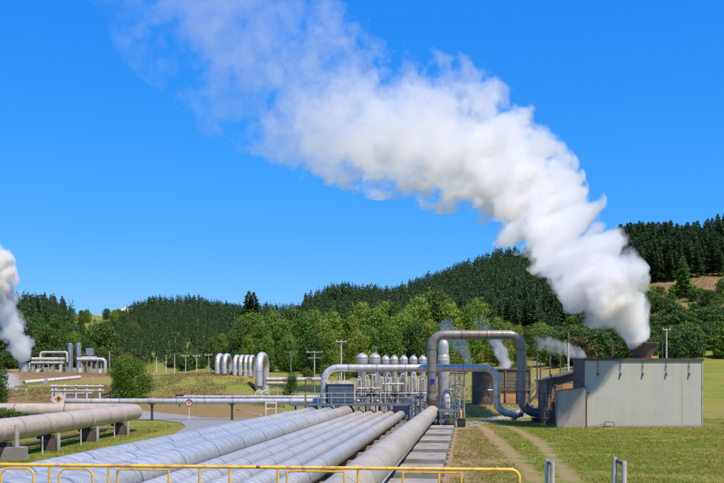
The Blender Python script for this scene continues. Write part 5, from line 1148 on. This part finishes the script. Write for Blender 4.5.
    vf = t.math('MULTIPLY', t.math('SUBTRACT', 0.50, vo.outputs['Distance']), t.math('MULTIPLY', t.math('POWER', am, 0.5), 0.85))
    fq = t.math('SUBTRACT', 1.0, rr); fq = t.math('ADD', fq, t.math('MULTIPLY', t.math('SUBTRACT', nb.outputs[0], 0.5), t.math('MULTIPLY', am, 2.0)))
    if patch:
        lo = t.n('ShaderNodeTexNoise'); t.set(lo, 'Vector', o); lo.inputs['Scale'].default_value = 0.085; lo.inputs['Detail'].default_value = 1.5
        fq = t.math('ADD', fq, t.math('MULTIPLY', t.math('SUBTRACT', lo.outputs[0], 0.54), t.math('MULTIPLY', t.math('POWER', sN, 1.6), patch)))
    fq = t.math('ADD', fq, vf); sm = t.ramp(fq, 0.0, edge)
    base = t.math('MULTIPLY', t.ramp(sN, 0.0, 0.004), t.ramp(sN, 0.93, 1.0, 1.0, 0.0))
    dn = t.math('MULTIPLY', t.math('MULTIPLY', sm, base), curve(D, 0, D.max()*1.01))
    v = t.n('ShaderNodeVolumeScatter'); v.inputs['Color'].default_value = (1, 1, 1, 1); v.inputs['Anisotropy'].default_value = g; t.set(v, 'Density', dn)
    ab = t.n('ShaderNodeVolumeAbsorption'); ab.inputs['Color'].default_value = (0.75, 0.50, 0, 1); t.set(ab, 'Density', t.math('MULTIPLY', dn, absorb))
    ad = t.n('ShaderNodeAddShader'); t.t.links.new(v.outputs[0], ad.inputs[0]); t.t.links.new(ab.outputs[0], ad.inputs[1]); t.t.links.new(ad.outputs[0], t.out.inputs['Volume'])
    ob = b.build(name, t.m); tag(ob, label, 'steam', group); return ob
def pt(px, py, Y, rpx): return (XP(px, Y), Y, ZP(py, Y), rpx*Y/F)
STEAM = True
if STEAM:
    steam('steam_plume', 'huge white steam plume pouring from the brown stack and drifting across the sky',
      [pt(642.5, 343.5, 94.3, 13), pt(638, 329, 92.6, 17), pt(629, 313, 90.8, 27), pt(608, 296, 89.2, 40), pt(595, 270, 91.5, 40), pt(571, 241, 103, 42), pt(540, 206, 121, 47), pt(497, 168, 135, 54), pt(448, 146, 146, 66), pt(388, 124, 155, 71), pt(322, 98, 162, 68), pt(250, 52, 170, 62), pt(195, -5, 180, 62), pt(150, -70, 188, 58)],
      [3.4, 3.2, 2.8, 2.4, 2.0, 1.5, 0.95, 0.55, 0.32, 0.17, 0.065, 0.034, 0.022, 0.012], (0.10, 0.28), (0.75, 3.6), 0.24, 3, 3.2, flat=0.0, puff=0.75, patch=9.0)
    steam('steam_plume', 'white steam plume rising from the drum at the distant plant',
      [pt(24, 362, 222, 6), pt(21, 345, 221, 13), pt(12, 325, 220, 13), pt(5, 305, 219, 13), pt(2, 288, 218, 16), pt(-1, 270, 217, 18), pt(-10, 250, 216, 14), pt(-22, 235, 216, 10)],
      [1.0, 0.7, 0.6, 0.5, 0.9, 1.6, 1.4, 0.3], (0.2, 0.5), (1.0, 1.0), 0.3, 5, 1.8, puff=0.7)
    steam('steam_wisp', 'thin white steam wisp rising from the timber cooler inside the loop',
      [pt(506, 369, 135, 8), pt(504, 360, 135, 7), pt(500, 350, 135, 7), pt(494, 340, 135, 8), pt(484, 328, 134, 9), pt(478, 314, 134, 9)], [1.2, 1.0, 0.8, 0.45, 0.22, 0.0], (0.5, 1.1), (0.6, 0.9), 0.5, 6, 0.8, 'wisps of steam')
    steam('steam_wisp', 'faint steam wisp drifting above the corner of the brown loop',
      [pt(470, 372, 134, 5), pt(466, 356, 134, 8), pt(458, 342, 134, 9), pt(449, 330, 133, 9), pt(443, 318, 133, 8)], [0.22, 0.25, 0.28, 0.40, 0.0], (0.5, 1.1), (0.6, 0.9), 0.5, 7, 0.8, 'wisps of steam')
    steam('steam_wisp', 'faint grey steam drifting over the brown timber poles',
      [pt(584, 358, 120, 5), pt(574, 352, 122, 7), pt(562, 348, 124, 8), pt(548, 343, 126, 9), pt(536, 338, 128, 8)], [0.6, 0.4, 0.25, 0.2, 0.0], (0.5, 1.1), (0.6, 0.9), 0.5, 8, 0.8, 'wisps of steam')

# ------------------------------------------------------------------ light, sky, camera
EL, AZ = math.radians(59), math.radians(42)      # sun behind the photographer, to the right
sd = Vector((math.sin(AZ)*math.cos(EL), -math.cos(AZ)*math.cos(EL), math.sin(EL)))
sun = bpy.data.lights.new('sun', 'SUN'); sun.energy = 4.6; sun.angle = math.radians(0.53); sun.color = (1.0, 0.91, 0.77)
so = bpy.data.objects.new('sun', sun); C.objects.link(so); so.rotation_euler = sd.to_track_quat('Z', 'Y').to_euler(); so.location = (60, -80, 120)
w = bpy.data.worlds.new('World'); sc.world = w; w.use_nodes = True; nt = w.node_tree; nt.nodes.clear()
ow = nt.nodes.new('ShaderNodeOutputWorld'); bg = nt.nodes.new('ShaderNodeBackground'); sk = nt.nodes.new('ShaderNodeTexSky')
sk.sky_type = 'NISHITA'; sk.sun_disc = False; sk.sun_elevation = EL; sk.sun_rotation = PI - AZ; sk.altitude = 400; sk.air_density = 1.0; sk.dust_density = 0.15; sk.ozone_density = 3.0
hs = nt.nodes.new('ShaderNodeHueSaturation'); hs.inputs['Saturation'].default_value = 1.2; hs.inputs['Value'].default_value = 1.2
nt.links.new(sk.outputs[0], hs.inputs['Color']); mt = nt.nodes.new('ShaderNodeMix'); mt.data_type = 'RGBA'; mt.blend_type = 'MULTIPLY'; mt.inputs[0].default_value = 1; mt.inputs[7].default_value = (0.235, 0.60, 1.0, 1)
nt.links.new(hs.outputs[0], mt.inputs[6]); 
spc = nt.nodes.new('ShaderNodeSeparateColor'); cmb = nt.nodes.new('ShaderNodeCombineColor'); nt.links.new(mt.outputs[2], spc.inputs[0])
for ch, (ref, out, pw_) in enumerate(((0.038, 0.024, 1.3), (0.238, 0.268, 0.62), (0.83, 0.91, 0.25))):   # grade the clear-sky blue channel by channel
    m1 = nt.nodes.new('ShaderNodeMath'); m1.operation = 'MULTIPLY'; m1.inputs[1].default_value = 0.164/ref; m2 = nt.nodes.new('ShaderNodeMath'); m2.operation = 'POWER'; m2.inputs[1].default_value = pw_
    m3 = nt.nodes.new('ShaderNodeMath'); m3.operation = 'MULTIPLY'; m3.inputs[1].default_value = out/0.164
    nt.links.new(spc.outputs[ch], m1.inputs[0]); nt.links.new(m1.outputs[0], m2.inputs[0]); nt.links.new(m2.outputs[0], m3.inputs[0]); nt.links.new(m3.outputs[0], cmb.inputs[ch])
nt.links.new(cmb.outputs[0], bg.inputs[0]); nt.links.new(bg.outputs[0], ow.inputs[0]); bg.inputs[1].default_value = 0.12
cam = bpy.data.cameras.new('camera'); co = bpy.data.objects.new('camera', cam); C.objects.link(co); sc.camera = co
co.location = (0, 0, EYE); co.rotation_euler = (PI/2, 0, 0); cam.sensor_width = 36; cam.lens = 36*F/724; cam.shift_y = (HY - 241.5)/724; cam.clip_end = 9000; cam.clip_start = 0.2
vs_ = sc.view_settings; vs_.view_transform = 'Standard'; vs_.look = 'None'; vs_.gamma = 1; vs_.exposure = 0.45; vs_.use_curve_mapping = False
sc.render.engine = 'CYCLES'; cy = sc.cycles
cy.use_denoising = True; cy.max_bounces = 14; cy.diffuse_bounces = 3; cy.glossy_bounces = 3; cy.transmission_bounces = 3; cy.transparent_max_bounces = 6; cy.volume_bounces = 9
cy.volume_step_rate = 0.3; cy.volume_max_steps = 256; cy.use_adaptive_sampling = True; cy.adaptive_threshold = 0.03
